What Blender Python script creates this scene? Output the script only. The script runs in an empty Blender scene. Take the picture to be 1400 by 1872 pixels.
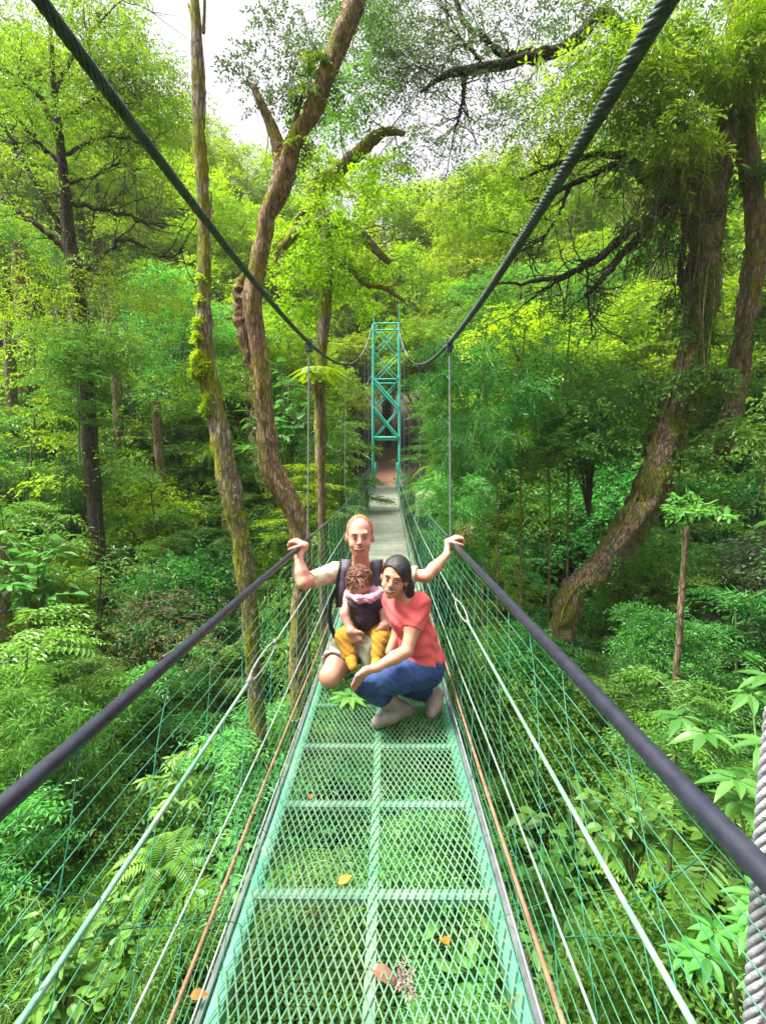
import bpy, math, random
import numpy as np
from mathutils import Vector, Matrix, noise as mnoise

rng = np.random.default_rng(11)
random.seed(5)
scene = bpy.context.scene
COL = scene.collection
EYE = 1.32

# ------------------------------------------------------------------ camera
cam_d = bpy.data.cameras.new("camera")
cam = bpy.data.objects.new("camera", cam_d)
COL.objects.link(cam)
cam_d.sensor_fit = 'HORIZONTAL'
cam_d.sensor_width = 36.0
cam_d.lens = 900.0 / 1400.0 * 36.0
cam_d.clip_start = 0.02
cam_d.clip_end = 2000
cam.location = (0, 0, EYE)
cam.rotation_euler = (math.pi / 2 - math.atan(56 / 900), 0, math.atan(6 / 900))
scene.camera = cam
CR = np.array(cam.rotation_euler.to_matrix())

def P(px, py, Y):
    """point of the place seen at photo pixel (px,py), Y metres along the bridge"""
    v = CR @ np.array([(px - 700) / 900.0, -(py - 936) / 900.0, -1.0])
    return np.array([0, 0, EYE]) + v * (Y / v[1])

def PX(p):
    v = CR.T @ (np.asarray(p, float) - np.array([0, 0, EYE]))
    return 700 + 900 * v[0] / -v[2], 936 - 900 * v[1] / -v[2], -v[2]

# ------------------------------------------------------------------ mesh helpers
def norm(a):
    a = np.asarray(a, float)
    return a / np.maximum(np.linalg.norm(a, axis=-1, keepdims=True), 1e-9)

class MB:
    """collects vertices / faces (and a per-vertex tint) and links them as one mesh object"""
    def __init__(s):
        s.v, s.f, s.t, s.m, s.n = [], [], [], [], 0
    def add(s, v, f, tint=0.5, mat=0):
        v = np.asarray(v, np.float32).reshape(-1, 3)
        f = np.asarray(f, np.int32)
        s.v.append(v); s.f.append(f + s.n)
        s.t.append(np.broadcast_to(np.asarray(tint, np.float32), (len(v),)))
        s.m.append(np.full(len(f), mat, np.int32))
        s.n += len(v)
    def mesh(s, name, mats, smooth=True, off=None):
        me = bpy.data.meshes.new(name)
        v = np.concatenate(s.v) if s.v else np.zeros((0, 3), np.float32)
        if off is not None:
            v = v - np.asarray(off, np.float32)
        loops = np.concatenate([f.ravel() for f in s.f])
        sizes = np.concatenate([np.full(len(f), f.shape[1], np.int32) for f in s.f])
        starts = np.concatenate([[0], np.cumsum(sizes)[:-1]]).astype(np.int32)
        me.vertices.add(len(v)); me.loops.add(len(loops)); me.polygons.add(len(sizes))
        me.vertices.foreach_set('co', v.ravel())
        me.loops.foreach_set('vertex_index', loops.astype(np.int32))
        me.polygons.foreach_set('loop_start', starts)
        me.polygons.foreach_set('material_index', np.concatenate(s.m))
        me.polygons.foreach_set('use_smooth', np.full(len(sizes), bool(smooth)))
        a = me.attributes.new('tint', 'FLOAT', 'POINT')
        a.data.foreach_set('value', np.concatenate(s.t).astype(np.float32))
        for m in (mats if isinstance(mats, (list, tuple)) else [mats]):
            me.materials.append(m)
        me.update(calc_edges=True)
        me.validate()
        return me
    def build(s, name, mats, parent=None, smooth=True):
        off = None
        if parent is not None:
            off = np.array(world_loc(parent))
        o = bpy.data.objects.new(name, s.mesh(name, mats, smooth, off))
        COL.objects.link(o)
        o.parent = parent
        return o

def world_loc(o):
    p = Vector(o.location)
    while o.parent is not None:
        o = o.parent
        p += Vector(o.location)
    return p

def tag(o, label=None, cat=None, group=None, kind=None):
    if label: o['label'] = label
    if cat: o['category'] = cat
    if group: o['group'] = group
    if kind: o['kind'] = kind
    return o

def empty(name, loc, label=None, cat=None, group=None):
    o = bpy.data.objects.new(name, None)
    COL.objects.link(o)
    o.empty_display_size = 0.2
    o.location = [float(q) for q in loc]
    return tag(o, label, cat, group)

def resample(pts, n):
    """smooth curve through points (centripetal-ish Catmull-Rom), n samples"""
    pts = np.asarray(pts, float)
    if len(pts) == 2:
        t = np.linspace(0, 1, n)[:, None]
        return pts[0] * (1 - t) + pts[1] * t
    p = np.vstack([2 * pts[0] - pts[1], pts, 2 * pts[-1] - pts[-2]])
    d = np.linalg.norm(np.diff(pts[:, :3], axis=0), axis=1) + 1e-6
    u = np.concatenate([[0], np.cumsum(d)]); u /= u[-1]
    out = []
    for s in np.linspace(0, 1, n):
        i = min(np.searchsorted(u, s, side='right') - 1, len(pts) - 2)
        t = (s - u[i]) / (u[i + 1] - u[i])
        a, b, c, e = p[i], p[i + 1], p[i + 2], p[i + 3]
        out.append(0.5 * ((2 * b) + (-a + c) * t + (2 * a - 5 * b + 4 * c - e) * t * t + (-a + 3 * b - 3 * c + e) * t ** 3))
    return np.array(out)

def frames(path):
    T = norm(np.gradient(path, axis=0))
    up = np.array([0, 0, 1.0]) if abs(T[0, 2]) < 0.9 else np.array([1.0, 0, 0])
    N = np.zeros_like(T)
    n = up - T[0] * (up @ T[0]); n /= np.linalg.norm(n)
    for i in range(len(T)):
        n = n - T[i] * (n @ T[i]); n /= max(np.linalg.norm(n), 1e-9)
        N[i] = n
    return T, N, np.cross(T, N)

def tube(mb, path, r, sides=8, tint=0.5, mat=0, rough=0.0, cap=True, ridge=0.0):
    path = np.asarray(path, float)
    r = np.broadcast_to(np.asarray(r, float), (len(path),))
    T, N, B = frames(path)
    a = np.linspace(0, 2 * np.pi, sides, endpoint=False)
    rr = r[:, None] * np.ones(sides)[None]
    if rough:
        k = rng.normal(size=(len(path), sides)) * rough
        k = (k + np.roll(k, 1, 0) + np.roll(k, 1, 1)) / 1.8
        rr = rr * (1 + k)
    if ridge:
        ph = rng.normal(size=(len(path), 1)).cumsum(0) * .12
        kk = sum(np.sin(m_ * a[None] + ph * (1 + q_) + q_ * 2.1) for q_, m_ in enumerate((3, 5, 8)))
        rr = rr * (1 + ridge * kk)
    v = path[:, None] + rr[..., None] * (np.cos(a)[None, :, None] * N[:, None] + np.sin(a)[None, :, None] * B[:, None])
    n = len(path)
    i = np.arange(n - 1)[:, None] * sides; j = np.arange(sides)[None]; j2 = (j + 1) % sides
    f = np.stack([i + j, i + j2, i + sides + j2, i + sides + j], -1).reshape(-1, 4)
    v = v.reshape(-1, 3)
    mb.add(v, f, tint, mat)
    if cap:
        for k0, c in ((0, path[0]), ((n - 1) * sides, path[-1])):
            ring = v[k0:k0 + sides]
            vv = np.vstack([ring, c])
            jj = np.arange(sides)
            ff = np.stack([jj, (jj + 1) % sides, np.full(sides, sides)], -1)
            if k0 == 0: ff = ff[:, ::-1]
            mb.add(vv, ff, tint, mat)

def box(mb, c, sx, sy, sz, tint=0.5, mat=0, X=(1, 0, 0), Y=(0, 1, 0), Z=(0, 0, 1)):
    X, Y, Z = (np.asarray(q, float) for q in (X, Y, Z))
    c = np.asarray(c, float)
    v = [c + X * sx * i + Y * sy * j + Z * sz * k for i in (-.5, .5) for j in (-.5, .5) for k in (-.5, .5)]
    f = [[0, 1, 3, 2], [4, 6, 7, 5], [0, 4, 5, 1], [2, 3, 7, 6], [0, 2, 6, 4], [1, 5, 7, 3]]
    mb.add(v, f, tint, mat)

# ------------------------------------------------------------------ materials
def newmat(name):
    m = bpy.data.materials.new(name); m.use_nodes = True
    nt = m.node_tree; nt.nodes.clear()
    out = nt.nodes.new('ShaderNodeOutputMaterial')
    return m, nt, out

def N_(nt, t, **kw):
    n = nt.nodes.new(t)
    for k, v in kw.items():
        if hasattr(n, k): setattr(n, k, v)
        else: n.inputs[k].default_value = v
    return n

def ramp(nt, fac, stops):
    r = nt.nodes.new('ShaderNodeValToRGB')
    el = r.color_ramp.elements
    while len(el) < len(stops): el.new(0.5)
    for e, (p, c) in zip(el, stops):
        e.position = p; e.color = (*c, 1)
    nt.links.new(fac, r.inputs['Fac'])
    return r.outputs['Color']

def simple(name, c1, c2=None, rough=0.6, scale=8.0, bump=0.0, bscale=40.0, metal=0.0, spec=0.4, coords='Object', stops=(0.35, 0.65), stretch=None):
    m, nt, out = newmat(name)
    b = N_(nt, 'ShaderNodeBsdfPrincipled')
    b.inputs['Roughness'].default_value = rough
    b.inputs['Metallic'].default_value = metal
    b.inputs['Specular IOR Level'].default_value = spec
    tc = N_(nt, 'ShaderNodeTexCoord')
    vec = tc.outputs[coords]
    if stretch:
        mp = N_(nt, 'ShaderNodeMapping'); mp.inputs['Scale'].default_value = stretch
        nt.links.new(vec, mp.inputs[0]); vec = mp.outputs[0]
    no = N_(nt, 'ShaderNodeTexNoise'); no.inputs['Scale'].default_value = scale; no.inputs['Detail'].default_value = 6
    nt.links.new(vec, no.inputs['Vector'])
    col = ramp(nt, no.outputs['Fac'], [(stops[0], c1), (stops[1], c2 or tuple(x * .8 for x in c1))])
    nt.links.new(col, b.inputs['Base Color'])
    if bump:
        n2 = N_(nt, 'ShaderNodeTexNoise'); n2.inputs['Scale'].default_value = bscale; n2.inputs['Detail'].default_value = 5
        nt.links.new(vec, n2.inputs['Vector'])
        bp = N_(nt, 'ShaderNodeBump'); bp.inputs['Strength'].default_value = bump; bp.inputs['Distance'].default_value = 0.02
        nt.links.new(n2.outputs['Fac'], bp.inputs['Height'])
        nt.links.new(bp.outputs['Normal'], b.inputs['Normal'])
    nt.links.new(b.outputs[0], out.inputs[0])
    return m

def leafmat(name, dark, mid, light, trans=0.42, rough=0.42, tboost=(1.25, 1.3, 0.8), spec=0.35, hue_var=0.012):
    m, nt, out = newmat(name)
    at = N_(nt, 'ShaderNodeAttribute'); at.attribute_name = 'tint'
    oi = N_(nt, 'ShaderNodeObjectInfo')
    col = ramp(nt, at.outputs['Fac'], [(0.0, dark), (0.5, mid), (1.0, light)])
    hs = N_(nt, 'ShaderNodeHueSaturation')
    mr = N_(nt, 'ShaderNodeMapRange'); mr.inputs['To Min'].default_value = 0.5 - hue_var; mr.inputs['To Max'].default_value = 0.5 + hue_var
    nt.links.new(oi.outputs['Random'], mr.inputs['Value']); nt.links.new(mr.outputs[0], hs.inputs['Hue'])
    mv = N_(nt, 'ShaderNodeMapRange'); mv.inputs['To Min'].default_value = 0.8; mv.inputs['To Max'].default_value = 1.2
    wn = N_(nt, 'ShaderNodeTexWhiteNoise'); wn.noise_dimensions = '1D'
    nt.links.new(oi.outputs['Random'], wn.inputs['W']); nt.links.new(wn.outputs['Value'], mv.inputs['Value'])
    nt.links.new(mv.outputs[0], hs.inputs['Value'])
    nt.links.new(col, hs.inputs['Color'])
    b = N_(nt, 'ShaderNodeBsdfPrincipled')
    b.inputs['Roughness'].default_value = rough
    b.inputs['Specular IOR Level'].default_value = spec
    nt.links.new(hs.outputs[0], b.inputs['Base Color'])
    tr = N_(nt, 'ShaderNodeBsdfTranslucent')
    mx = N_(nt, 'ShaderNodeMix'); mx.data_type = 'RGBA'; mx.blend_type = 'MULTIPLY'; mx.inputs[0].default_value = 1.0
    nt.links.new(hs.outputs[0], mx.inputs[6]); mx.inputs[7].default_value = (*tboost, 1)
    nt.links.new(mx.outputs[2], tr.inputs['Color'])
    ms = N_(nt, 'ShaderNodeMixShader'); ms.inputs[0].default_value = trans
    nt.links.new(b.outputs[0], ms.inputs[1]); nt.links.new(tr.outputs[0], ms.inputs[2])
    nt.links.new(ms.outputs[0], out.inputs[0])
    return m

def barkmat(name, dark, light, moss, moss_amt=0.5, lichen=None):
    m, nt, out = newmat(name)
    tc = N_(nt, 'ShaderNodeTexCoord')
    mp = N_(nt, 'ShaderNodeMapping'); mp.inputs['Scale'].default_value = (1, 1, 0.22)
    nt.links.new(tc.outputs['Object'], mp.inputs[0])
    no = N_(nt, 'ShaderNodeTexNoise'); no.inputs['Scale'].default_value = 16; no.inputs['Detail'].default_value = 8; no.inputs['Roughness'].default_value = .7
    nt.links.new(mp.outputs[0], no.inputs['Vector'])
    vo = N_(nt, 'ShaderNodeTexVoronoi'); vo.feature = 'DISTANCE_TO_EDGE'; vo.inputs['Scale'].default_value = 26
    wq = N_(nt, 'ShaderNodeMix'); wq.data_type = 'VECTOR'; wq.inputs[0].default_value = .06
    nt.links.new(mp.outputs[0], wq.inputs[4]); nt.links.new(no.outputs['Color'], wq.inputs[5]); nt.links.new(wq.outputs[1], vo.inputs['Vector'])
    ck = N_(nt, 'ShaderNodeMapRange'); ck.inputs['From Max'].default_value = .16
    nt.links.new(vo.outputs['Distance'], ck.inputs['Value'])
    col0 = ramp(nt, no.outputs['Fac'], [(0.3, dark), (0.68, light)])
    mk_ = N_(nt, 'ShaderNodeMix'); mk_.data_type = 'RGBA'; mk_.blend_type = 'MULTIPLY'; mk_.inputs[0].default_value = .5
    rk = ramp(nt, ck.outputs[0], [(0, (.25, .22, .2)), (1, (1, 1, 1))])
    nt.links.new(col0, mk_.inputs[6]); nt.links.new(rk, mk_.inputs[7]); col = mk_.outputs[2]
    mo = N_(nt, 'ShaderNodeTexNoise'); mo.inputs['Scale'].default_value = 2.2; mo.inputs['Detail'].default_value = 8; mo.inputs['Roughness'].default_value = .65
    nt.links.new(tc.outputs['Object'], mo.inputs['Vector'])
    mm = N_(nt, 'ShaderNodeMapRange'); mm.inputs['From Min'].default_value = 0.62 - 0.3 * moss_amt; mm.inputs['From Max'].default_value = 0.74 - 0.3 * moss_amt
    nt.links.new(mo.outputs['Fac'], mm.inputs['Value'])
    mx = N_(nt, 'ShaderNodeMix'); mx.data_type = 'RGBA'
    mc = ramp(nt, no.outputs['Fac'], [(0.3, tuple(.5 * q for q in moss)), (0.7, moss)])
    nt.links.new(mm.outputs[0], mx.inputs[0]); nt.links.new(col, mx.inputs[6]); nt.links.new(mc, mx.inputs[7])
    last = mx.outputs[2]
    if lichen:
        ln = N_(nt, 'ShaderNodeTexNoise'); ln.inputs['Scale'].default_value = 9; ln.inputs['Detail'].default_value = 4
        nt.links.new(tc.outputs['Object'], ln.inputs['Vector'])
        lm = N_(nt, 'ShaderNodeMapRange'); lm.inputs['From Min'].default_value = 0.64; lm.inputs['From Max'].default_value = 0.74
        nt.links.new(ln.outputs['Fac'], lm.inputs['Value'])
        m2 = N_(nt, 'ShaderNodeMix'); m2.data_type = 'RGBA'
        nt.links.new(lm.outputs[0], m2.inputs[0]); nt.links.new(last, m2.inputs[6]); m2.inputs[7].default_value = (*lichen, 1)
        last = m2.outputs[2]
    b = N_(nt, 'ShaderNodeBsdfPrincipled'); b.inputs['Roughness'].default_value = .9; b.inputs['Specular IOR Level'].default_value = .2
    nt.links.new(last, b.inputs['Base Color'])
    bp = N_(nt, 'ShaderNodeBump'); bp.inputs['Strength'].default_value = .9; bp.inputs['Distance'].default_value = .03
    ad = N_(nt, 'ShaderNodeMath'); ad.operation = 'ADD'; nt.links.new(no.outputs['Fac'], ad.inputs[0]); nt.links.new(ck.outputs[0], ad.inputs[1])
    nt.links.new(ad.outputs[0], bp.inputs['Height']); nt.links.new(bp.outputs[0], b.inputs['Normal'])
    nt.links.new(b.outputs[0], out.inputs[0])
    return m

def worn_paint(name, c1, c2, worn, rust):
    """outdoor paint: faded patches, scuffs through to dull metal, a little rust and dirt"""
    m = simple(name, c1, c2, .5, 5, .2, 70)
    nt = m.node_tree; b = [n for n in nt.nodes if n.type == 'BSDF_PRINCIPLED'][0]
    last = b.inputs['Base Color'].links[0].from_socket
    tc = N_(nt, 'ShaderNodeTexCoord')
    for sc, lo, hi, col, amt in ((3.1, .50, .68, worn, .55), (22, .60, .68, worn, .7), (11, .63, .70, rust, .75)):
        no = N_(nt, 'ShaderNodeTexNoise'); no.inputs['Scale'].default_value = sc; no.inputs['Detail'].default_value = 7; no.inputs['Roughness'].default_value = .65
        mp = N_(nt, 'ShaderNodeMapping'); mp.inputs['Location'].default_value = (sc, sc * 2, 3); nt.links.new(tc.outputs['Object'], mp.inputs[0]); nt.links.new(mp.outputs[0], no.inputs['Vector'])
        mr = N_(nt, 'ShaderNodeMapRange'); mr.inputs['From Min'].default_value = lo; mr.inputs['From Max'].default_value = hi; mr.inputs['To Max'].default_value = amt
        nt.links.new(no.outputs['Fac'], mr.inputs['Value'])
        mx = N_(nt, 'ShaderNodeMix'); mx.data_type = 'RGBA'
        nt.links.new(mr.outputs[0], mx.inputs[0]); nt.links.new(last, mx.inputs[6]); mx.inputs[7].default_value = (*col, 1); last = mx.outputs[2]
    nt.links.new(last, b.inputs['Base Color'])
    return m

M = {}
# leaf colours (green albedos raised to brighten foliage and lift its shade)
M['lime']   = leafmat('leaf_lime', (.10, .20, .006), (.22, .37, .008), (.36, .50, .012), trans=.5)
M['yellow'] = leafmat('leaf_yellow_green', (.14, .22, .006), (.26, .37, .008), (.40, .48, .016), trans=.5)
M['sun']    = leafmat('leaf_warm_green', (.085, .17, .010), (.18, .31, .014), (.30, .43, .022), trans=.48)  # yellower variant of the mid green
M['mid']    = leafmat('leaf_mid_green', (.05, .135, .018), (.105, .26, .030), (.20, .39, .055))
M['emer']   = leafmat('leaf_emerald', (.03, .13, .024), (.07, .27, .044), (.14, .41, .08))
M['deep']   = leafmat('leaf_deep_green', (.024, .095, .016), (.052, .19, .03), (.10, .30, .05))
M['grey']   = leafmat('leaf_grey_green', (.05, .09, .04), (.10, .17, .07), (.20, .28, .14), trans=.35)
M['fern']   = leafmat('leaf_fern', (.06, .16, .018), (.13, .30, .032), (.23, .43, .06))
M['bamboo'] = leafmat('leaf_bamboo', (.05, .15, .018), (.10, .28, .034), (.22, .42, .07))
M['big']    = leafmat('leaf_broad', (.05, .17, .03), (.10, .28, .05), (.20, .40, .10), rough=.35)
M['dry']    = leafmat('leaf_dry', (.16, .11, .04), (.26, .19, .08), (.36, .29, .14), trans=.2, tboost=(1.1, 1., .7))
M['moss_l'] = leafmat('hanging_moss', (.07, .085, .02), (.13, .14, .035), (.20, .21, .06), trans=.3)
# bark
M['bark_brown'] = barkmat('bark_brown', (.14, .105, .075), (.46, .35, .24), (.26, .27, .03), .42, (.26, .25, .18))
M['bark_warm'] = barkmat('bark_warm', (.13, .085, .045), (.48, .33, .18), (.30, .27, .03), .5, (.28, .26, .18))
M['bark_mossy'] = barkmat('bark_mossy', (.12, .10, .068), (.42, .35, .24), (.32, .33, .02), .62, (.28, .27, .20))
M['bark_dark']  = barkmat('bark_dark', (.03, .024, .02), (.13, .105, .085), (.08, .10, .02), .4)
M['bark_red']   = barkmat('bark_reddish', (.09, .065, .042), (.34, .245, .155), (.19, .21, .025), .55)
M['bark_pale']  = barkmat('bark_pale', (.12, .09, .05), (.32, .25, .16), (.16, .18, .04), .4)
M['stem']  = simple('green_stem', (.09, .16, .04), (.16, .22, .07), .6, 12)
# bridge
M['mint'] = worn_paint('mint_paint', (.09, .245, .135), (.155, .31, .185), (.19, .25, .16), (.13, .075, .035))
M['mint_edge'] = worn_paint('edge_mint_paint', (.055, .25, .14), (.09, .30, .18), (.15, .25, .16), (.12, .07, .035))
M['teal'] = simple('teal_paint', (.03, .40, .30), (.06, .48, .37), .42, 5, .12, 60)
M['board'] = simple('weathered_walkway', (.155, .18, .13), (.20, .215, .16), .8, 9, .3, 60, stretch=(1, .25, 1))
M['foam'] = simple('dark_rail_sleeve', (.012, .013, .024), (.022, .023, .038), .40, 30, .05, 200, spec=.5)
M['cable'] = simple('dark_wire_rope', (.03, .05, .05), (.09, .115, .11), .45, 30, .2, 200, metal=.25)
M['galv'] = simple('galvanised_rope', (.16, .175, .185), (.26, .27, .28), .5, 60, .2, 200, metal=.2)
M['rope_grey'] = simple('grey_laid_rope', (.24, .25, .27), (.36, .37, .39), .6, 50, .3, 220)
M['rope_white'] = simple('pale_rope', (.15, .24, .19), (.25, .33, .28), .55, 18, .2, 160)
M['rope_mint'] = simple('pale_green_rope', (.10, .27, .165), (.22, .35, .25), .5, 10, .2, 160)
M['rope_tan'] = simple('tan_rope', (.14, .085, .045), (.23, .15, .09), .7, 20, .3, 160)
M['net'] = simple('green_net_wire', (.008, .12, .055), (.03, .20, .11), .45, 10)
M['net_pale'] = simple('pale_net_wire', (.025, .15, .08), (.09, .25, .155), .45, 5)
M['pipe'] = simple('grey_edge_pipe', (.085, .09, .095), (.14, .145, .15), .5, 15)
# ------------------------------------------------------------------ bridge profile
_dy = np.array([-4, -1.5, 0, 3, 5.5, 8.2, 10.6, 13.5, 17, 21, 22.5])
_dd = np.array([1.20, 1.30, 1.325, 1.375, 1.32, 1.15, .98, .73, .46, .16, .10])
_pf = np.polyfit(_dy, _dd, 5)
def deck_z(y): return EYE - .016 - np.polyval(_pf, y)
CX = -0.045                       # centre line of the walkway
DW = 0.41                         # half width
PITCH = 0.4675; BAR0 = 1.572      # spacing of the cross bars
MESH_END = 9                      # index of the bar where the solid boards begin
_cy = np.array([-3, .8, 3.5, 7.4, 11, 15, 18.5, 21.0]); _ch = np.array([1.05, .80, 1.0, 1.72, 2.75, 4.1, 5.5, 6.55])
_pc = np.polyfit(_cy, _ch, 4)
def cable_z(y): return EYE + np.polyval(_pc, y)
def rail_z(y): return np.interp(y, [-3, .7, 3.5, 6], [EYE - .522, EYE - .517, EYE - .452, deck_z(6) + .92]) if np.isscalar(y) and y < 6 else deck_z(y) + .92
def rail_pts(y0, y1, n, side):
    ys = np.linspace(y0, y1, n)
    z = np.array([rail_z(float(q)) for q in ys])
    if n > 12:
        k = np.ones(5) / 5; zz = np.convolve(np.pad(z, 2, mode='edge'), k, 'valid'); z = zz
    return np.stack([CX - .01 + side * np.interp(ys, [0, 10, 21], [.555, .53, .50]), ys, z], 1)
def side_pt(t, y, side):
    """point on the side net: t=0 walkway edge, t=1 handrail"""
    xr = .555 if np.isscalar(y) else np.interp(y, [0, 10, 21], [.555, .53, .50])
    zr = np.array([rail_z(float(q)) for q in np.atleast_1d(y)])
    ze = deck_z(np.atleast_1d(y))
    x = CX + side * (DW + (xr - DW) * t)
    return np.stack([np.broadcast_to(x, ze.shape), np.atleast_1d(y).astype(float), ze + (zr - ze) * t], 1)

bridge = empty('suspension_bridge', (0, 0, deck_z(0)), 'narrow green suspension footbridge of metal grating leading towards the tower', 'bridge')

# expanded-metal grating, one panel per bay (two leaves either side of the centre strip)
def grating(y0, y1):
    mb = MB()
    pw, pl = 0.0262, (y1 - y0) / 7.0
    nx = int(round(2 * DW / pw)); pw = 2 * DW / nx
    ny = int(round((y1 - y0) / pl))
    hw, th = 0.0019, 0.003
    segs = []
    for j in range(ny * 2):
        for i in range(nx):
            # strands zig-zag: each diamond contributes two slanted strands per half row
            xa = CX - DW + (i + (0.0 if j % 2 == 0 else 0.5)) * pw
            for s in (-1, 1):
                xb = xa + s * pw / 2
                if xb < CX - DW - 1e-6 or xb > CX + DW + 1e-6: continue
                segs.append((xa, y0 + j * pl / 2, xb, y0 + (j + 1) * pl / 2))
        if j % 2 == 0:
            xa = CX + DW
            segs.append((xa, y0 + j * pl / 2, xa - pw / 2, y0 + (j + 1) * pl / 2))
    S = np.array(segs)
    a = np.stack([S[:, 0], S[:, 1], deck_z(S[:, 1]) + .004], 1); b = np.stack([S[:, 2], S[:, 3], deck_z(S[:, 3]) + .004], 1)
    # slight tilt of the strands like real expanded metal
    d = norm(b - a); side = norm(np.cross(d, [0, 0, 1.0])); up = np.cross(side, d)
    tl = .55
    s2 = side * math.cos(tl) + up * math.sin(tl) * np.sign(d[:, :1]); u2 = np.cross(s2, d)
    vs = []
    for e in (a - d * .0015, b + d * .0015):
        for p, q in ((-1, -1), (1, -1), (1, 1), (-1, 1)):
            vs.append(e + s2 * hw * p + u2 * th * .5 * q)
    V = np.stack(vs, 1)
    n = len(S)
    f = np.array([[0, 1, 5, 4], [1, 2, 6, 5], [2, 3, 7, 6], [3, 0, 4, 7], [3, 2, 1, 0], [4, 5, 6, 7]])
    Fc = (np.arange(n)[:, None, None] * 8 + f[None]).reshape(-1, 4)
    mb.add(V.reshape(-1, 3), Fc)
    return mb

def strip(mb, x0, x1, ys, dz, th):
    """flat bar following the walkway"""
    for x, ya, yb in [(None, ys[k], ys[k + 1]) for k in range(len(ys) - 1)]:
        za, zb = deck_z(ya) + dz, deck_z(yb) + dz
        v = [(x0, ya, za), (x1, ya, za), (x1, yb, zb), (x0, yb, zb), (x0, ya, za - th), (x1, ya, za - th), (x1, yb, zb - th), (x0, yb, zb - th)]
        mb.add(v, [[0, 1, 2, 3], [7, 6, 5, 4], [0, 4, 5, 1], [2, 6, 7, 3], [1, 5, 6, 2], [0, 3, 7, 4]])

k0 = -3
for k in range(k0, MESH_END):
    y0, y1 = BAR0 + k * PITCH, BAR0 + (k + 1) * PITCH
    g = grating(y0, y1).build('grating_panel', M['mint'], bridge, smooth=False)
for k in range(k0, MESH_END + 1):
    y = BAR0 + k * PITCH
    mb = MB(); strip(mb, CX - DW, CX + DW, [y - .021, y + .021], -.0025, .02)
    mb.build('cross_bar', M['mint'], bridge, smooth=False)
ys = np.linspace(BAR0 + k0 * PITCH, BAR0 + MESH_END * PITCH, 60)
mb = MB(); strip(mb, CX - .016, CX + .016, ys, -.0008, .03); mb.build('centre_strip', M['mint'], bridge, smooth=False)
for s in (-1, 1):
    mb = MB(); a, b = sorted((CX + s * (DW - .026), CX + s * (DW + .012)))
    strip(mb, a, b, ys, -.0045, .05)
    mb.build('edge_beam', M['mint_edge'], bridge, smooth=False)
# solid boarded walkway towards the tower
mb = MB()
y = BAR0 + MESH_END * PITCH + .03
while y < 21.0:
    L = .155
    strip(mb, CX - DW - .0 + rng.uniform(-.006, .006), CX + DW + rng.uniform(-.006, .006), [y, y + L - .004], rng.uniform(-.0015, .001), .03)
    y += L
mb.build('board_walkway', M['board'], bridge, smooth=False)
ysf = np.linspace(BAR0 + MESH_END * PITCH + .03, 21.0, 50)
for s in (-1, 1):
    mb = MB(); a, b = sorted((CX + s * (DW + .012), CX + s * (DW + .05))); strip(mb, a, b, ysf, .02, .09)
    mb.build('walkway_curb', M['mint'], bridge, smooth=False)
    mb = MB(); pth = np.stack([np.full(90, CX + s * (DW + .035)), np.linspace(-.6, 12, 90), deck_z(np.linspace(-.6, 12, 90)) - .03], 1)
    tube(mb, pth, .017 if s > 0 else .010, 8); mb.build('edge_pipe', M['pipe'], bridge)

# handrails: thick dark sleeve near the camera, bare wire beyond
for s in (-1, 1):
    mb = MB(); tube(mb, rail_pts(-.8, 3.9, 40, s),   .0168 if s < 0 else .0185, 16); mb.build('handrail_sleeve', M['foam'], bridge)
    mb = MB(); tube(mb, rail_pts(3.86, 21.0, 70, s), .0085, 8); mb.build('handrail_cable', M['cable'], bridge)

# main cables: laid wire rope
def wire_rope(mb, path, R, nstr=8, lay=8.0, sides=6, n=None):
    path = np.asarray(path)
    T, N, B = frames(path)
    s = np.concatenate([[0], np.cumsum(np.linalg.norm(np.diff(path, axis=0), axis=1))])
    for q in range(nstr):
        ph = s / (lay * R) * 2 * np.pi + q * 2 * np.pi / nstr
        pth = path + R * .70 * (np.cos(ph)[:, None] * N + np.sin(ph)[:, None] * B)
        tube(mb, pth, R * .31, sides, rng.random())
    tube(mb, path, R * .72, 10)

def cable_path(s, y0, y1, n, p=1.0):
    ys = y0 + (y1 - y0) * np.linspace(0, 1, n) ** p
    return np.stack([CX - .008 + s * np.interp(ys, [0, 8, 21], [.52, .53, .53]), ys, cable_z(ys)], 1)
for s, R, lay in ((-1, .0135, 14.0), (1, .0170, 9.0)):
    mb = MB(); wire_rope(mb, cable_path(s, -.5, 8.0, 420, 1.0), R, lay=lay); mb.build('main_cable', M['cable'], bridge)
    mb = MB(); tube(mb, cable_path(s, 7.95, 21.0, 60), .011, 8); mb.build('cable_tail', M['galv'], bridge)

# hangers with clamps
for s in (-1, 1):
    for i, y in enumerate((3.75, 7.2, 10.4, 13.4, 16.2, 18.8)):
        top = cable_path(s, y, y + .01, 2)[0]; bot = side_pt(0.02, y, s)[0]
        mid = rail_pts(y, y + .01, 2, s)[0]
        mb = MB(); tube(mb, resample([top, mid] if i == 0 else [top, mid, bot], 14), (.0062 if i == 0 else .004), 8)
        h = mb.build('hanger', M['galv'], bridge)
        mb = MB(); box(mb, top - [0, 0, .02], .045, .06, .085); tube(mb, [top - [.035, 0, .03], top + [.035, 0, -.03]], .009, 6)
        mb.build('clamp', M['cable'], h, smooth=False)
# thick twisted hanger right beside the camera
mb = MB(); wire_rope(mb, resample([P(1418, 1300, .80), P(1396, 1560, .79), P(1372, 1990, .77)], 120), .0165, 6, 7.5, 8)
mb.build('twisted_hanger', M['rope_grey'], bridge)
mb = MB(); q0 = P(1388, 1575, .775); tube(mb, resample([q0 + [-.03, -.01, 0], q0 + [0, -.045, .004], q0 + [.035, -.01, 0]], 8), .006, 6); mb.build('hanger_clip', M['cable'], bridge)

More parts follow.
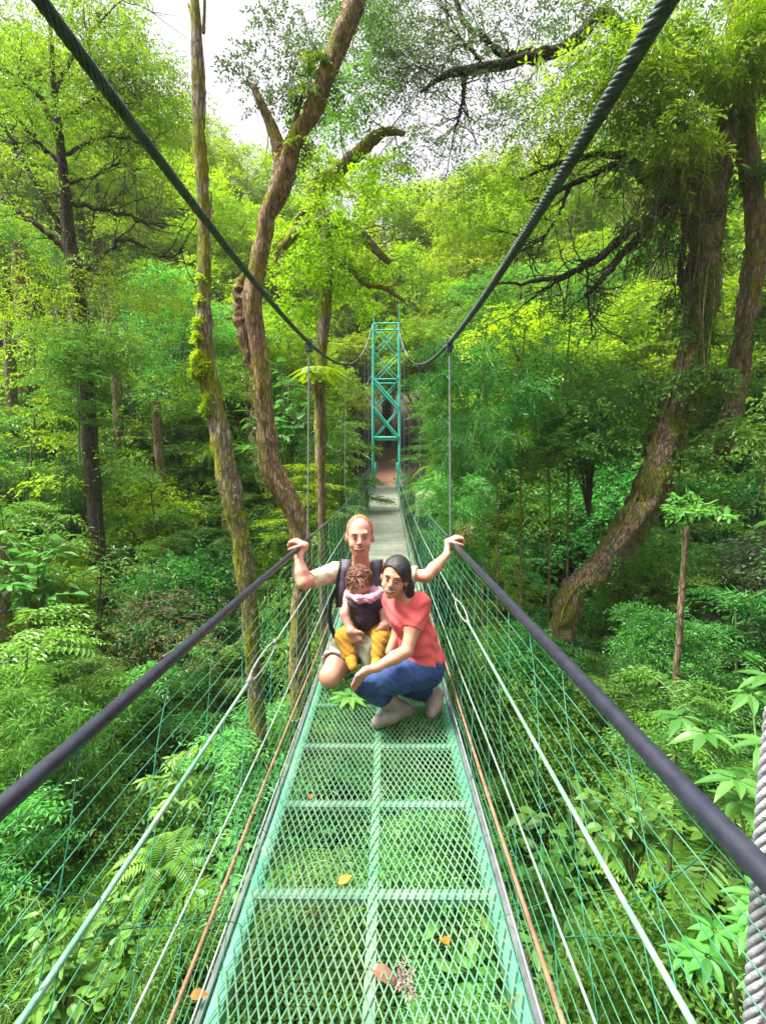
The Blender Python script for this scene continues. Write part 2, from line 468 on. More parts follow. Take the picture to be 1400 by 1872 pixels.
# lengthwise ropes of the side nets
def long_rope(t, side, r, mat, y0=-.5, y1=20.8, name='side_rope', wob=.006):
    ys = np.linspace(y0, y1, 90)
    p = side_pt(t, ys, side)
    w = mnoise
    wv = np.array([[mnoise.noise((q * .8, t * 9, side * 3.)), 0, mnoise.noise((q * .7, t * 7 + 5, side))] for q in ys]) * wob
    mb = MB(); tube(mb, p + wv, r, 8)
    return mb.build(name, M[mat], bridge)
for side in (-1, 1):
    long_rope(.089, side, .0030, 'rope_white')
    long_rope(.20, side, .0070 if side > 0 else .0060, 'rope_tan')
    long_rope(.355, side, .0036, 'rope_white')
# thick pale rope with an eye splice part-way
for side, ye in ((-1, 2.15), (1, 2.95)):
    t = .655
    ys = np.linspace(-.5, ye - .22, 40); mb = MB(); tube(mb, side_pt(t, ys, side), .0062, 8); mb.build('side_rope', M['rope_mint'], bridge)
    ys = np.linspace(ye + .22, 20.8, 70); mb = MB(); tube(mb, side_pt(t, ys, side), .0045, 8); mb.build('side_rope', M['rope_white'], bridge)
    th = np.linspace(0, 2 * np.pi, 33); base = side_pt(t, ye + .23 * np.cos(th), side); base[:, 2] += .018 * np.sin(th); base[:, 0] += side * .012 * np.sin(th)
    mb = MB(); tube(mb, base, .0042, 8, cap=False); mb.build('rope_eye', M['rope_white'], bridge)
    for yk in (ye - .23, ye + .23):
        mb = MB(); c = side_pt(t, yk, side)[0]; tube(mb, [c - [0, .03, 0], c + [0, .03, 0]], .0095, 10); mb.build('rope_ferrule', M['galv'], bridge)
# thin net wires: lengthwise strands, and leaning ties
for side in (-1, 1):
    mb = MB()
    for t in (.045, .13, .165, .24, .29, .40, .45, .50, .55, .60, .71, .76, .81, .86, .91, .955):
        ys = np.linspace(-.5, 20.6, 110)
        amp = .010
        p = side_pt(t, ys, side)
        p[:, 2] += np.array([mnoise.noise((q * 2.1, t * 31, side * 2.)) for q in ys]) * amp
        p[:, 0] += np.array([mnoise.noise((q * 2.3, t * 17 + 9, side * 2.)) for q in ys]) * amp
        tube(mb, p, .0013, 5, cap=False)
    mb.build('net_wires', M['net_pale'], bridge)
    mb = MB()
    y = -.4; n = 0
    while y < 20.4:
        dy = .30 + .25 * (y > 6)
        for (ta, tb, sh) in ((0.0, .36, .35), (.36, .66, .30), (.66, 1.0, -.3)):
            ya = y + rng.uniform(-.03, .03); yb = ya + sh * rng.uniform(.6, 1.15) * (1 if n % 2 else -1)
            a = side_pt(ta, max(ya, -.6), side)[0]; b = side_pt(tb, max(yb, -.6), side)[0]
            m_ = (a + b) / 2 + rng.normal(size=3) * .006
            tube(mb, resample([a, m_, b], 6), .0014, 5, cap=False)
        y += dy * .62; n += 1
    mb.build('net_ties', M['net'], bridge)

# ------------------------------------------------------------------ tower
tower = empty('bridge_tower', (0, 21.3, deck_z(21.3)), 'tall teal lattice tower with crossed braces standing over the far bridge end', 'tower')
TY = (21.05, 21.95); TX = .535
def tz(py): return P(705, py, 21.05)[2]
for yy in TY:
    for s in (-1, 1):
        mb = MB()
        pts = [(s * (TX + .03), yy, -1.6), (s * (TX + .03), yy, tz(800)), (s * TX, yy, tz(591))]
        tube(mb, resample(pts, 14), .052, 10)
        leg = mb.build('leg', M['teal'], tower)
        mb = MB(); tube(mb, [(s * TX, yy, tz(591) - .02), (s * (TX + .01), yy, tz(556))], [.02, .012], 8)
        mb.build('spike', M['teal'], leg)
bars = [591, 644, 693, 745, 800]
for yy in TY:
    for py in (591, 693, 800):
        mb = MB(); tube(mb, [(-TX, yy, tz(py)), (TX, yy, tz(py))], .038 if py != 800 else .06, 8); mb.build('crossbar', M['teal'], tower)
    for a, b in zip(bars[:-1], bars[1:]):
        for s in (-1, 1):
            r = .024 if (a < 690 and s > 0) or s < 0 and a < 690 else (.05 if s < 0 else .02)
            off = .03 * s
            mb = MB(); tube(mb, [(s * TX, yy + off, tz(a)), (-s * TX, yy + off, tz(b))], r, 8); mb.build('brace', M['teal'], tower)
for s in (-1, 1):
    for a, b in zip(bars[:-1], bars[1:]):
        mb = MB(); tube(mb, [(s * TX, TY[0], tz(a)), (s * TX, TY[1], tz(b))], .022, 6); mb.build('brace', M['teal'], tower)
    # gusset and hand rail stub at the foot
    mb = MB(); box(mb, (s * (TX - .06), 21.05, tz(852)), .16, .03, .34); mb.build('gusset_plate', M['teal'], tower, smooth=False)
    mb = MB(); tube(mb, resample([(s * .47, 20.2, deck_z(20.2)), (s * .47, 20.25, deck_z(20.2) + .75), (s * .47, 20.6, deck_z(20.6) + .95), (s * .47, 21.0, deck_z(21) + .97)], 12), .03, 8); mb.build('rail_stub', M['teal'], tower)
# ------------------------------------------------------------------ terrain
def gz(x, y):
    x = np.asarray(x, float); y = np.asarray(y, float)
    t = np.abs(y - 2) / 19.5
    base = np.where(t < 1, -4.7 + 5.75 * np.clip(t, 0, 1) ** 2.0, 1.05 + .34 * np.minimum((t - 1) * 19.5, 60))
    left = np.clip(-x - 2.2, 0, 30) * .26
    right = np.clip(x - 1.6, 0, 22) * .42
    amp = np.clip((np.abs(x) - .6) / 3, 0.25, 1)
    nz = .45 * np.sin(x * .9 + 1.3) * np.cos(y * .7) + .25 * np.sin(x * 2.1 + y * 1.7) + .8 * np.sin(x * .21 + 2) * np.sin(y * .17)
    flat = np.clip((np.abs(x) - .8) / 1.2, 0, 1) * np.ones_like(y)
    nz = np.where((y > 19) & (y < 40), nz * flat, nz)
    return base + left + right + nz * amp * .8

mgr = simple('soil_and_litter', (.020, .016, .009), (.055, .045, .02), .95, 3.0, .8, 25)
mb = MB()
gx = np.unique(np.concatenate([np.linspace(-16, 16, 129), np.linspace(-60, 60, 61), np.array([-400, -250, -150, -90, 90, 150, 250, 400])]))
gy = np.unique(np.concatenate([np.linspace(-6, 26, 129), np.linspace(-40, 90, 66), np.array([-400, -200, -90, 130, 200, 300, 420])]))
GX, GY = np.meshgrid(gx, gy, indexing='ij')
GZ = gz(GX, GY)
ii, jj = np.meshgrid(np.arange(len(gx) - 1), np.arange(len(gy) - 1), indexing='ij')
idx = lambda a, b: a * len(gy) + b
fq = np.stack([idx(ii, jj), idx(ii + 1, jj), idx(ii + 1, jj + 1), idx(ii, jj + 1)], -1).reshape(-1, 4)
mb.add(np.stack([GX, GY, GZ], -1).reshape(-1, 3), fq)
g = mb.build('ground', mgr); tag(g, kind='structure')

# litter-covered path climbing away behind the tower
mpath = simple('leaf_litter_path', (.10, .05, .028), (.20, .11, .065), .95, 14, .8, 30)
mb = MB()
py_ = np.linspace(21.0, 36, 60)
for i in range(len(py_) - 1):
    pass
xs = np.linspace(-.75, .75, 9)
PXg, PYg = np.meshgrid(xs, py_, indexing='ij')
PZg = deck_z(21.0) - .03 + np.maximum(PYg - 21.5, 0) * .18 + rng.normal(size=PXg.shape) * .012
PZg = np.maximum(PZg, gz(PXg, PYg) + .05)
ii, jj = np.meshgrid(np.arange(len(xs) - 1), np.arange(len(py_) - 1), indexing='ij')
idx = lambda a, b: a * len(py_) + b
fq = np.stack([idx(ii, jj), idx(ii + 1, jj), idx(ii + 1, jj + 1), idx(ii, jj + 1)], -1).reshape(-1, 4)
mb.add(np.stack([PXg, PYg, PZg], -1).reshape(-1, 3), fq)
tag(mb.build('path', mpath), kind='structure')

# ------------------------------------------------------------------ leaves
def leaves(mb, base, d, nrm, ll, lw, tint, shape=6, fold=.18, curl=.12, mat=0):
    """many leaves: base (N,3), direction, normal, length (N), width (N)"""
    n = len(base)
    if n == 0: return
    d = norm(d); w = norm(np.cross(nrm, d)); nn = np.cross(d, w)
    ll = np.broadcast_to(ll, (n,))[:, None]; lw = np.broadcast_to(lw, (n,))[:, None]
    if shape == 4:
        V = np.stack([base, base + d * ll * .42 + w * lw * .5 + nn * lw * fold, base + d * ll - nn * ll * curl, base + d * ll * .42 - w * lw * .5 + nn * lw * fold], 1)
        f = np.array([[0, 1, 2], [0, 2, 3]]); k = 4
    elif shape == 6:
        V = np.stack([base, base + d * ll * .28 + w * lw * .42 + nn * lw * fold, base + d * ll * .66 + w * lw * .42 + nn * (lw * fold - ll * curl * .4),
                      base + d * ll - nn * ll * curl, base + d * ll * .66 - w * lw * .42 + nn * (lw * fold - ll * curl * .4), base + d * ll * .28 - w * lw * .42 + nn * lw * fold], 1)
        f = np.array([[0, 1, 2, 3], [0, 3, 4, 5]]); k = 6
    else:  # detailed blade
        ts = np.array([.0, .14, .34, .56, .78, 1.0]); ws = np.array([.03, .36, .5, .44, .25, .0])
        c = [base + d * ll * t - nn * ll * curl * t * t for t in ts]
        L = [c[i] + w * lw * ws[i] + nn * lw * fold * ws[i] * 2 for i in range(6)]
        R = [c[i] - w * lw * ws[i] + nn * lw * fold * ws[i] * 2 for i in range(6)]
        V = np.stack(c + L[1:5] + R[1:5], 1)   # 6 + 4 + 4
        f4 = []
        Lx = [0, 6, 7, 8, 9, 5]; Rx = [0, 10, 11, 12, 13, 5]
        for i in range(1, 4):
            f4 += [[i, Lx[i], Lx[i + 1], i + 1], [i + 1, Rx[i + 1], Rx[i], i]]
        f3 = [[0, 6, 1], [0, 1, 10], [4, 9, 5], [4, 5, 13]]
        k = 14
        Fa = (np.arange(n)[:, None, None] * k + np.array(f4)[None]).reshape(-1, 4)
        Fb = (np.arange(n)[:, None, None] * k + np.array(f3)[None]).reshape(-1, 3)
        tt = np.repeat(np.broadcast_to(tint, (n,)), k)
        s0 = mb.n
        mb.add(V.reshape(-1, 3), Fa, tt, mat)
        mb.f.append((Fb + s0).astype(np.int32)); mb.m.append(np.full(len(Fb), mat, np.int32))
        return
    Fc = (np.arange(n)[:, None, None] * k + f[None]).reshape(-1, f.shape[1])
    mb.add(V.reshape(-1, 3), Fc, np.repeat(np.broadcast_to(tint, (n,)), k), mat)

def runit(n):
    return norm(rng.normal(size=(n, 3)))

def sprays(mb, org, axis, L, n=7, ll=.08, lw=.04, droop=.25, tint=None, shape=6, spread=.85, jit=.25, flat=.55, mat=0):
    """N twigs each with n alternating leaves in a roughly flat spray"""
    N = len(org)
    axis = norm(axis); L = np.broadcast_to(L, (N,)).astype(float)
    up = norm(np.array([0, 0, 1.0]) * flat + rng.normal(size=(N, 3)) * (1 - flat) * .8)
    side = norm(np.cross(axis, up)); upv = np.cross(side, axis)
    t = (np.arange(n) + 1) / n
    sg = np.where(np.arange(n) % 2 == 0, 1.0, -1.0); sg[-1] = 0
    pos = org[:, None] + axis[:, None] * (L[:, None] * t)[..., None]
    pos[..., 2] -= droop * L[:, None] * t ** 2
    d = axis[:, None] * .55 + side[:, None] * (sg * spread)[None, :, None] + rng.normal(size=(N, n, 3)) * jit
    d[..., 2] -= droop * .6
    nr = upv[:, None] + rng.normal(size=(N, n, 3)) * .35
    size = (1.0 - .35 * np.abs(t - .55)) * np.exp(rng.normal(size=(N, n)) * .18)
    ti = .5 if tint is None else np.asarray(tint)
    ti = np.clip(np.broadcast_to(ti, (N,))[:, None] + rng.normal(size=(N, n)) * .13, 0, 1)
    leaves(mb, pos.reshape(-1, 3), d.reshape(-1, 3), nr.reshape(-1, 3), (ll * size).ravel(), (lw * size).ravel(), ti.ravel(), shape, mat=mat)

def crown(mb, lobes, dens=1.0, L=.45, n=7, ll=.09, lw=.045, droop=.3, shape=6, shell=.55, flat=.55, spread=.85, per=260, tint0=.5):
    """lobes: (x,y,z,rx,ry,rz)"""
    for lb in lobes:
        c = np.array(lb[:3]); r = np.array(lb[3:6]) if len(lb) >= 6 else np.array([lb[3]] * 3)
        N = max(6, int(per * dens * (r[0] * r[1] + r[0] * r[2] + r[1] * r[2]) / 3))
        u = runit(N)
        u[:, 2] = np.where(u[:, 2] < -.35, -u[:, 2] * .7, u[:, 2]); u = norm(u)
        rad = (shell + (1 - shell) * rng.random(N) ** .6)
        bumps = 1 + .22 * np.sin(u[:, 0] * 7 + c[0] * 5) * np.sin(u[:, 1] * 6 + c[1] * 3 + u[:, 2] * 5)
        o = c + u * r * (rad * bumps)[:, None]
        ax = u * .9 + rng.normal(size=(N, 3)) * .55; ax[:, 2] *= .55
        ti = np.clip(tint0 + .16 * rng.normal() + .10 * rng.normal(size=N), .02, .98)
        sprays(mb, o, ax, L * np.exp(rng.normal(size=N) * .25), n, ll, lw, droop, ti, shape, spread, .28, flat)

def limb(mb, pts, r0, r1, n=14, sides=7, rough=.06, wig=.0):
    p = resample(pts, n)
    if wig:
        k = rng.normal(size=p.shape) * wig; k[0] = 0
        p = p + k * np.linspace(0, 1, n)[:, None] ** .5
    tube(mb, p, np.linspace(1, 0, n) ** .85 * (r0 - r1) + r1, sides, rough=rough)
    return p

def twigs(mb, p, count, length, r, depth=2, up=.1, t0=.25):
    for _ in range(count):
        t = t0 + (1 - t0) * rng.random(); i = int(t * (len(p) - 1)); b = p[i]
        T = norm(p[min(i + 1, len(p) - 1)] - p[max(i - 1, 0)])
        d = norm(T * .6 + rng.normal(size=3) * .75 + np.array([0, 0, up]))
        Lq = length * rng.uniform(.5, 1.2)
        m = b + d * Lq * .5 + rng.normal(size=3) * Lq * .08
        e = b + d * Lq + rng.normal(size=3) * Lq * .16
        q = limb(mb, [b, m, e], r * rng.uniform(.6, 1), r * .3, 7, 5, 0, Lq * .02)
        if depth > 1: twigs(mb, q, 3, length * .55, r * .55, depth - 1, up, .3)

# ------------------------------------------------------------------ background tree prototypes (14 m)
def far_tree_mesh(seed, slim=1.0, layered=False):
    global rng
    keep = rng; rng = np.random.default_rng(seed)
    mb, tb = MB(), MB()
    sway = rng.normal(size=2) * .6
    trunk = np.array([[0, 0, -1.5], [sway[0] * .3, sway[1] * .3, 4], [sway[0], sway[1], 8.5], [sway[0] * 1.1, sway[1] * .8, 13]])
    tp = limb(tb, trunk, .26, .05, 18, 9)
    nl = 27
    for i in range(nl):
        h = 4.2 + 9.0 * (i + rng.random()) / nl
        env = math.sin(np.clip((h - 2.6) / 11.8, 0, 1) * math.pi) ** .7 * 3.1 * slim
        a = rng.random() * 6.28; rr = env * rng.uniform(.35, 1.0)
        c = np.array([sway[0] * h / 10 + rr * math.cos(a), sway[1] * h / 10 + rr * math.sin(a), h])
        r = rng.uniform(.6, 1.45) * (.75 + .25 * slim)
        rz = r * (.42 if layered else rng.uniform(.6, .85))
        crown(mb, [(*c, r, r, rz)], 1.0, .7, 8, .175, .085, .35, 4, .3, .6, per=135)
        j = int(np.clip((h - 1.5 - rr * .4) / 14.5, 0.1, .95) * 17)
        limb(tb, [tp[j], (tp[j] + c) / 2 + [0, 0, .25], c], .07, .02, 7, 5)
    rng = keep
    return mb, tb

_cache = {}
def proto(key, mats, maker, names):
    """mesh data for a kind of plant, cached per material choice"""
    k = (key, tuple(m.name for m in mats))
    if k not in _cache:
        if key not in _cache:
            _cache[key] = [b.mesh(nm, mt, smooth=sm) for b, nm, mt, sm in zip(maker(), names, mats, (False, True, True))]
            _cache[k] = _cache[key]
        else:
            out = []
            for me, mt in zip(_cache[key], mats):
                c = me.copy(); c.materials.clear(); c.materials.append(mt); out.append(c)
            _cache[k] = out
    return _cache[k]

def put_tree(variant, leaf, bark, loc, rz, sc, label, group, name='forest_tree'):
    crown_me, trunk_me = proto(('far', variant), [M[leaf], M[bark]], lambda: far_tree_mesh(100 + variant, [1.0, .8, 1.15, .95][variant % 4], variant % 4 == 3), ['crown', 'trunk'])
    e = empty(name, loc, label, 'tree', group)
    e.rotation_euler = (0, 0, rz); e.scale = (sc[0], sc[0], sc[1])
    for me, nm in ((trunk_me, 'trunk'), (crown_me, 'crown')):
        o = bpy.data.objects.new(nm, me); COL.objects.link(o); o.parent = e
    return e

def ridge(px):
    return np.interp(px, [-200, 120, 220, 330, 400, 470, 520, 600, 690, 780, 840, 960, 1100, 1300, 1600], [40, 60, 150, 175, 190, 240, 290, 330, 330, 320, 265, 225, 170, 90, 40])
bg = []
for Y, step, dtop, x0, x1 in ((34, 62, 0, -160, 1580), (28, 72, 95, -160, 1580)):
    px = x0
    while px < x1:
        q = px + rng.uniform(-22, 22)
        bg.append((q, ridge(q) + dtop + rng.uniform(-10, 45), Y + rng.uniform(-2.5, 2.5)))
        px += step
for px, top, Y in ((-40, 330, 21), (70, 400, 19.5), (240, 470, 20), (330, 520, 18), (420, 540, 22), (520, 560, 19), (600, 600, 24.5), (800, 560, 24), (880, 500, 21), (960, 470, 18.5), (1060, 420, 20), (1150, 380, 17), (1290, 300, 16), (1420, 330, 15.5), (160, 560, 17), (455, 640, 16.5), (1010, 560, 15), (1200, 520, 14.5)):
    bg.append((px, top, Y))
for i, (px, top, Y) in enumerate(bg):
    x, y = P(px, 800, Y)[:2]
    z0 = float(gz(x, y)); zt = P(px, top, Y)[2]
    h = max(zt - z0, 4) / 14.6
    w = min(max(h * rng.uniform(.85, 1.15), .75), 1.35)
    hill = Y > 25
    r = rng.random()
    if px < 225: kind = 'sun' if r < .5 else ('lime' if r < .75 else ('yellow' if r < .85 else 'mid'))
    elif px < 520: kind = ('yellow' if r < .5 else 'lime') if hill else ('sun' if r < .4 else 'mid' if r < .75 else 'emer')
    elif px < 720: kind = ('lime' if r < .5 else 'sun' if r < .8 else 'yellow')
    elif px < 1180: kind = ('lime' if r < .62 else 'yellow' if r < .9 else 'sun') if hill or r < .5 else ('sun' if r < .8 else 'mid')
    else: kind = 'lime' if r < .45 else 'sun' if r < .85 else 'mid'
    if Y < 23 and 560 < px < 1000 and top > 480: kind = 'mid'
    if not hill:
        gl = {True: ('forest tree standing among shrubs on the slope left of the bridge', 'forest trees left of the bridge'), False: ('forest tree standing among shrubs on the slope right of the bridge', 'forest trees right of the bridge')}[px < 700]
    elif kind in ('lime', 'yellow'):
        gl = ('bright yellow-green tree on the wooded hillside behind the bridge tower', 'bright hillside trees')
    else:
        gl = ('darker green tree on the wooded hillside behind the bridge tower', 'darker hillside trees')
    put_tree(i % 5, kind, 'bark_dark' if r < .5 else 'bark_brown', (x, y, z0), rng.random() * 6.28, (w, h), gl[0], gl[1])

# ------------------------------------------------------------------ shrub prototypes (about 2 m tall at scale 1)
def mk_fine(seed):
    def f():
        global rng
        keep = rng; rng = np.random.default_rng(seed)
        mb, tb = MB(), MB()
        for i in range(9):
            a = rng.random() * 6.28; rr = rng.uniform(.1, .65); h = rng.uniform(.55, 1.6)
            c = np.array([rr * math.cos(a), rr * math.sin(a), h]); r = rng.uniform(.38, .6)
            crown(mb, [(*c, r, r, r * .7)], 1, .34, 9, .068, .034, .35, 6, .4, .6, per=820)
            limb(tb, [(0, 0, -.3), (c[0] * .4, c[1] * .4, h * .5), c], .022, .006, 8, 5)
        rng = keep
        return mb, tb
    return f

def mk_layer(seed):
    """feathery, tiered foliage"""
    def f():
        global rng
        keep = rng; rng = np.random.default_rng(seed)
        mb, tb = MB(), MB()
        limb(tb, [(0, 0, -.4), (.04, .02, .9), (.0, .06, 2.0)], .03, .008, 10, 6)
        for i in range(13):
            a = i * 2.4 + rng.random(); h = .35 + 1.65 * (i + rng.random()) / 13; R = (1.15 - .38 * h) * rng.uniform(.7, 1.1)
            d = np.array([math.cos(a), math.sin(a), rng.uniform(.0, .3)])
            b0 = np.array([0, 0, h]); e = b0 + d * R - [0, 0, R * .12]
            br = limb(tb, [b0, (b0 + e) / 2 + [0, 0, .1], e], .010, .003, 9, 4)
            K = 34
            t = rng.random(K) ** .7; o = np.array([br[int(q * 8)] for q in t]); o += rng.normal(size=o.shape) * [.03, .03, .02]
            side = np.cross(d, [0, 0, 1])
            ax = d * .7 + side * (rng.choice([-1, 1], K) * rng.uniform(.5, 1.2, K))[:, None] + rng.normal(size=(K, 3)) * [.2, .2, .1]
            sprays(mb, o, ax, rng.uniform(.25, .45, K), 12, .075, .026, .22, np.clip(.5 + .15 * rng.normal() + .1 * rng.normal(size=K), 0, 1), 4, 1.1, .12, .85)
        rng = keep
        return mb, tb
    return f

def mk_broad(seed):
    def f():
        global rng
        keep = rng; rng = np.random.default_rng(seed)
        mb, tb = MB(), MB()
        for i in range(26):
            a = rng.random() * 6.28; R = rng.uniform(.2, .95); h = rng.uniform(.4, 1.7) * (1.1 - .3 * R)
            e = np.array([R * math.cos(a), R * math.sin(a), h])
            s = limb(tb, [(0, 0, -.3), (e[0] * .35, e[1] * .35, h * .7), e], .014, .004, 9, 5)
            K = 9
            o = s[rng.integers(4, 9, K)]
            d = runit(K); d[:, 2] = np.abs(d[:, 2]) * .4 - .25
            leaves(mb, o + d * .06, d, np.array([0, 0, 1.0]) + rng.normal(size=(K, 3)) * .35, rng.uniform(.13, .26, K), rng.uniform(.07, .13, K), np.clip(.5 + .22 * rng.normal(size=K), 0, 1), 8, .12, .25)
        rng = keep
        return mb, tb
    return f

def mk_fern(seed, nf=15, tall=1.0):
    def f():
        global rng
        keep = rng; rng = np.random.default_rng(seed)
        mb, tb = MB(), MB()
        for i in range(nf):
            a = i / nf * 6.28 + rng.normal() * .2; R = rng.uniform(.8, 1.25); rise = rng.uniform(.45, .95) * tall
            d = np.array([math.cos(a), math.sin(a), 0])
            p = resample([np.array([0, 0, 0]), d * R * .3 + [0, 0, rise], d * R * .72 + [0, 0, rise * 1.05], d * R * 1.1 + [0, 0, rise * .55]], 34)
            tube(tb, p, np.linspace(.008, .002, 34), 4)
            T = norm(np.gradient(p, axis=0)); side = norm(np.cross(T, [0, 0, 1.0]))
            t = np.linspace(0, 1, 34); w = np.sin(np.clip(t * 1.02 + .03, 0, 1) ** .7 * np.pi) * .26 * R
            ti = np.clip(.5 + .2 * rng.normal() + .05 * rng.normal(size=34), 0, 1)
            for s in (-1, 1):
                dd = side * s + T * .45 + [0, 0, -.12]
                leaves(mb, p[3:], dd[3:], np.cross(T, side)[3:] * -1 + rng.normal(size=(31, 3)) * .12, w[3:] + .02, .055 * R, ti[3:], 6, .1, .12)
        rng = keep
        return mb, tb
    return f

def mk_bamboo(seed):
    def f():
        global rng
        keep = rng; rng = np.random.default_rng(seed)
        mb, tb = MB(), MB()
        for i in range(12):
            a = rng.random() * 6.28; b = np.array([.25 * math.cos(a), .25 * math.sin(a), -.2]) * rng.uniform(.2, 1)
            d = np.array([math.cos(a), math.sin(a), 0]) * rng.uniform(.3, 1.0)
            h = rng.uniform(1.5, 2.5)
            c = limb(tb, [b, b + d * .15 + [0, 0, h * .6], b + d * .6 + [0, 0, h * .95], b + d * 1.15 + [0, 0, h * .88]], .012, .003, 16, 5)
            K = 80
            o = c[(4 + 11 * rng.random(K)).astype(int)] + rng.normal(size=(K, 3)) * .02
            ax = rng.normal(size=(K, 3)) * [1, 1, .5] + d * .6
            sprays(mb, o, ax, rng.uniform(.12, .30, K), 8, .105, .016, .55, np.clip(.5 + .2 * rng.normal(size=K), 0, 1), 4, .6, .3, .3)
        rng = keep
        return mb, tb
    return f

def mk_palm(seed, stems=7, rl=.21):
    """whorls of long leaflets on slim stalks"""
    def f():
        global rng
        keep = rng; rng = np.random.default_rng(seed)
        mb, tb = MB(), MB()
        for i in range(stems):
            a = i / stems * 6.28 + rng.normal() * .3; R = rng.uniform(.15, .6); h = rng.uniform(.7, 1.6)
            e = np.array([R * math.cos(a), R * math.sin(a), h])
            limb(tb, [(0, 0, -.3), (e[0] * .3, e[1] * .3, h * .6), e], .013, .006, 9, 6)
            for q in range(2):
                ee = e + ([0, 0, 0] if q == 0 else rng.normal(size=3) * .18)
                K = 9; th = np.linspace(0, 6.28, K, endpoint=False) + rng.random()
                d = np.stack([np.cos(th), np.sin(th), rng.uniform(-.35, .25, K)], 1)
                leaves(mb, ee + d * .02, d, np.array([0, 0, 1.0]) + rng.normal(size=(K, 3)) * .2, rl * rng.uniform(.8, 1.2, K), rl * .34, np.clip(.55 + .2 * rng.normal(size=K), 0, 1), 8, .14, .32)
        rng = keep
        return mb, tb
    return f

KINDS = {'fine': (mk_fine, 3), 'layer': (mk_layer, 3), 'broad': (mk_broad, 2), 'fern': (mk_fern, 3), 'bamboo': (mk_bamboo, 3), 'palm': (mk_palm, 2)}
NAMES = {'fine': ('leafy_shrub', 'shrub'), 'layer': ('feathery_shrub', 'shrub'), 'broad': ('broadleaf_plant', 'plant'), 'fern': ('fern', 'fern'), 'bamboo': ('bamboo_clump', 'bamboo'), 'palm': ('whorled_leaf_plant', 'plant')}
LOOK = {'fine': 'small-leaved green shrub', 'layer': 'feathery tiered shrub', 'broad': 'broad-leaved green plant', 'fern': 'green fern with arching fronds', 'bamboo': 'thin-leaved bamboo clump', 'palm': 'plant with whorls of long leaves'}
def put_plant(kind, var, leaf, loc, rz, sc, label=None, group=None, tilt=(0, 0)):
    mk, nv = KINDS[kind]; var %= nv
    fm, sm = proto((kind, var), [M[leaf], M['stem'] if kind != 'fine' else M['bark_dark']], mk(500 + 37 * var + len(kind)), ['foliage', 'stems'])
    o = bpy.data.objects.new(NAMES[kind][0], fm); COL.objects.link(o)
    o.location = [float(q) for q in loc]; o.rotation_euler = (tilt[0], tilt[1], rz); o.scale = (sc, sc, sc) if np.isscalar(sc) else sc
    c = bpy.data.objects.new('stem', sm); COL.objects.link(c); c.parent = o
    if label is None:
        s = 'left' if loc[0] < 0 else 'right'
        zone = 'below' if abs(loc[0]) < 1.3 else s
        label = LOOK[kind] + (' growing below the bridge deck' if zone == 'below' else f' growing on the slope {s} of the bridge')
        group = label + ', repeated'
    return tag(o, label, NAMES[kind][1], group)

# scatter over the slopes
def allowed_top(px, Y):
    """highest photo row a shrub at this depth may reach"""
    if px < 640: return np.interp(Y, [2, 4, 6, 9, 13, 18, 22], [1560, 1330, 1130, 900, 720, 620, 560])
    if px > 770: return np.interp(Y, [2, 4, 6, 9, 13, 18, 22], [1480, 1150, 800, 650, 600, 560, 520])
    return 1e9
cnt = 0; tries = 0
placed = []
while cnt < 330 and tries < 9000:
    tries += 1
    px = rng.uniform(-190, 1590)
    Y = 2.0 + 20.5 * rng.random() ** 1.25
    x, y = P(px, 900, Y)[:2]
    xc = abs(x - CX)
    if 20 < Y and xc < 1.6: continue
    z = float(gz(x, y))
    left = px < 700
    r = rng.random()
    if left: kind = 'fine' if r < .38 else 'layer' if r < .70 else 'fern' if r < .88 else 'broad' if r < .94 else 'bamboo'
    else: kind = 'fine' if r < .40 else 'bamboo' if r < .54 else 'layer' if r < .76 else 'fern' if r < .92 else 'broad' if r < .97 else 'palm'
    tall = {'fine': 1.95, 'layer': 2.1, 'broad': 1.75, 'fern': 1.05, 'bamboo': 2.4, 'palm': 1.7}[kind]
    sc = rng.uniform(.7, 1.25) * np.interp(Y, [2, 6, 20], [.8, 1.15, 1.75])
    zmax = P(px, allowed_top(px, Y), Y)[2]
    if xc < 1.25 + .5 * sc * .5: zmax = min(zmax, deck_z(y) - .75)
    elif xc < 2.2: zmax = min(zmax, deck_z(y) + .35) if (Y < 16) else zmax
    sc = min(sc, (zmax - z) / tall)
    if sc < .45: continue
    if 100 < px < 270 and Y < 11.3:
        sc = min(sc, (P(px, 1185, Y)[2] - z) / tall)
        if sc < .3: continue
    if 880 < px < 1290 and Y < 8.4:
        sc = min(sc, (P(px, 1130, Y)[2] - z) / tall)
        if sc < .3: continue
    if any((x - a) ** 2 + (y - b) ** 2 < (.42 * (sc + c)) ** 2 for a, b, c in placed): continue
    # colour by place in the wood
    r = rng.random()
    if left: leaf = {'fine': ('mid' if r < .5 else 'emer' if r < .8 else 'lime'), 'layer': ('fern' if r < .45 else 'mid' if r < .7 else 'emer'), 'fern': 'fern', 'broad': ('big' if r < .6 else 'mid'), 'bamboo': 'bamboo', 'palm': 'big'}[kind]
    else: leaf = {'fine': ('emer' if r < .45 else 'deep' if r < .6 else 'mid' if r < .9 or Y < 6 else 'grey'), 'layer': ('emer' if r < .45 else 'fern'), 'fern': 'fern', 'broad': 'mid' if r < .5 else 'big', 'bamboo': ('emer' if r < .7 else 'deep'), 'palm': 'big'}[kind]
    put_plant(kind, int(rng.integers(9)), leaf, (x, y, z - .1), rng.random() * 6.28, sc)
    placed.append((x, y, sc)); cnt += 1
print('shrubs', cnt, tries)
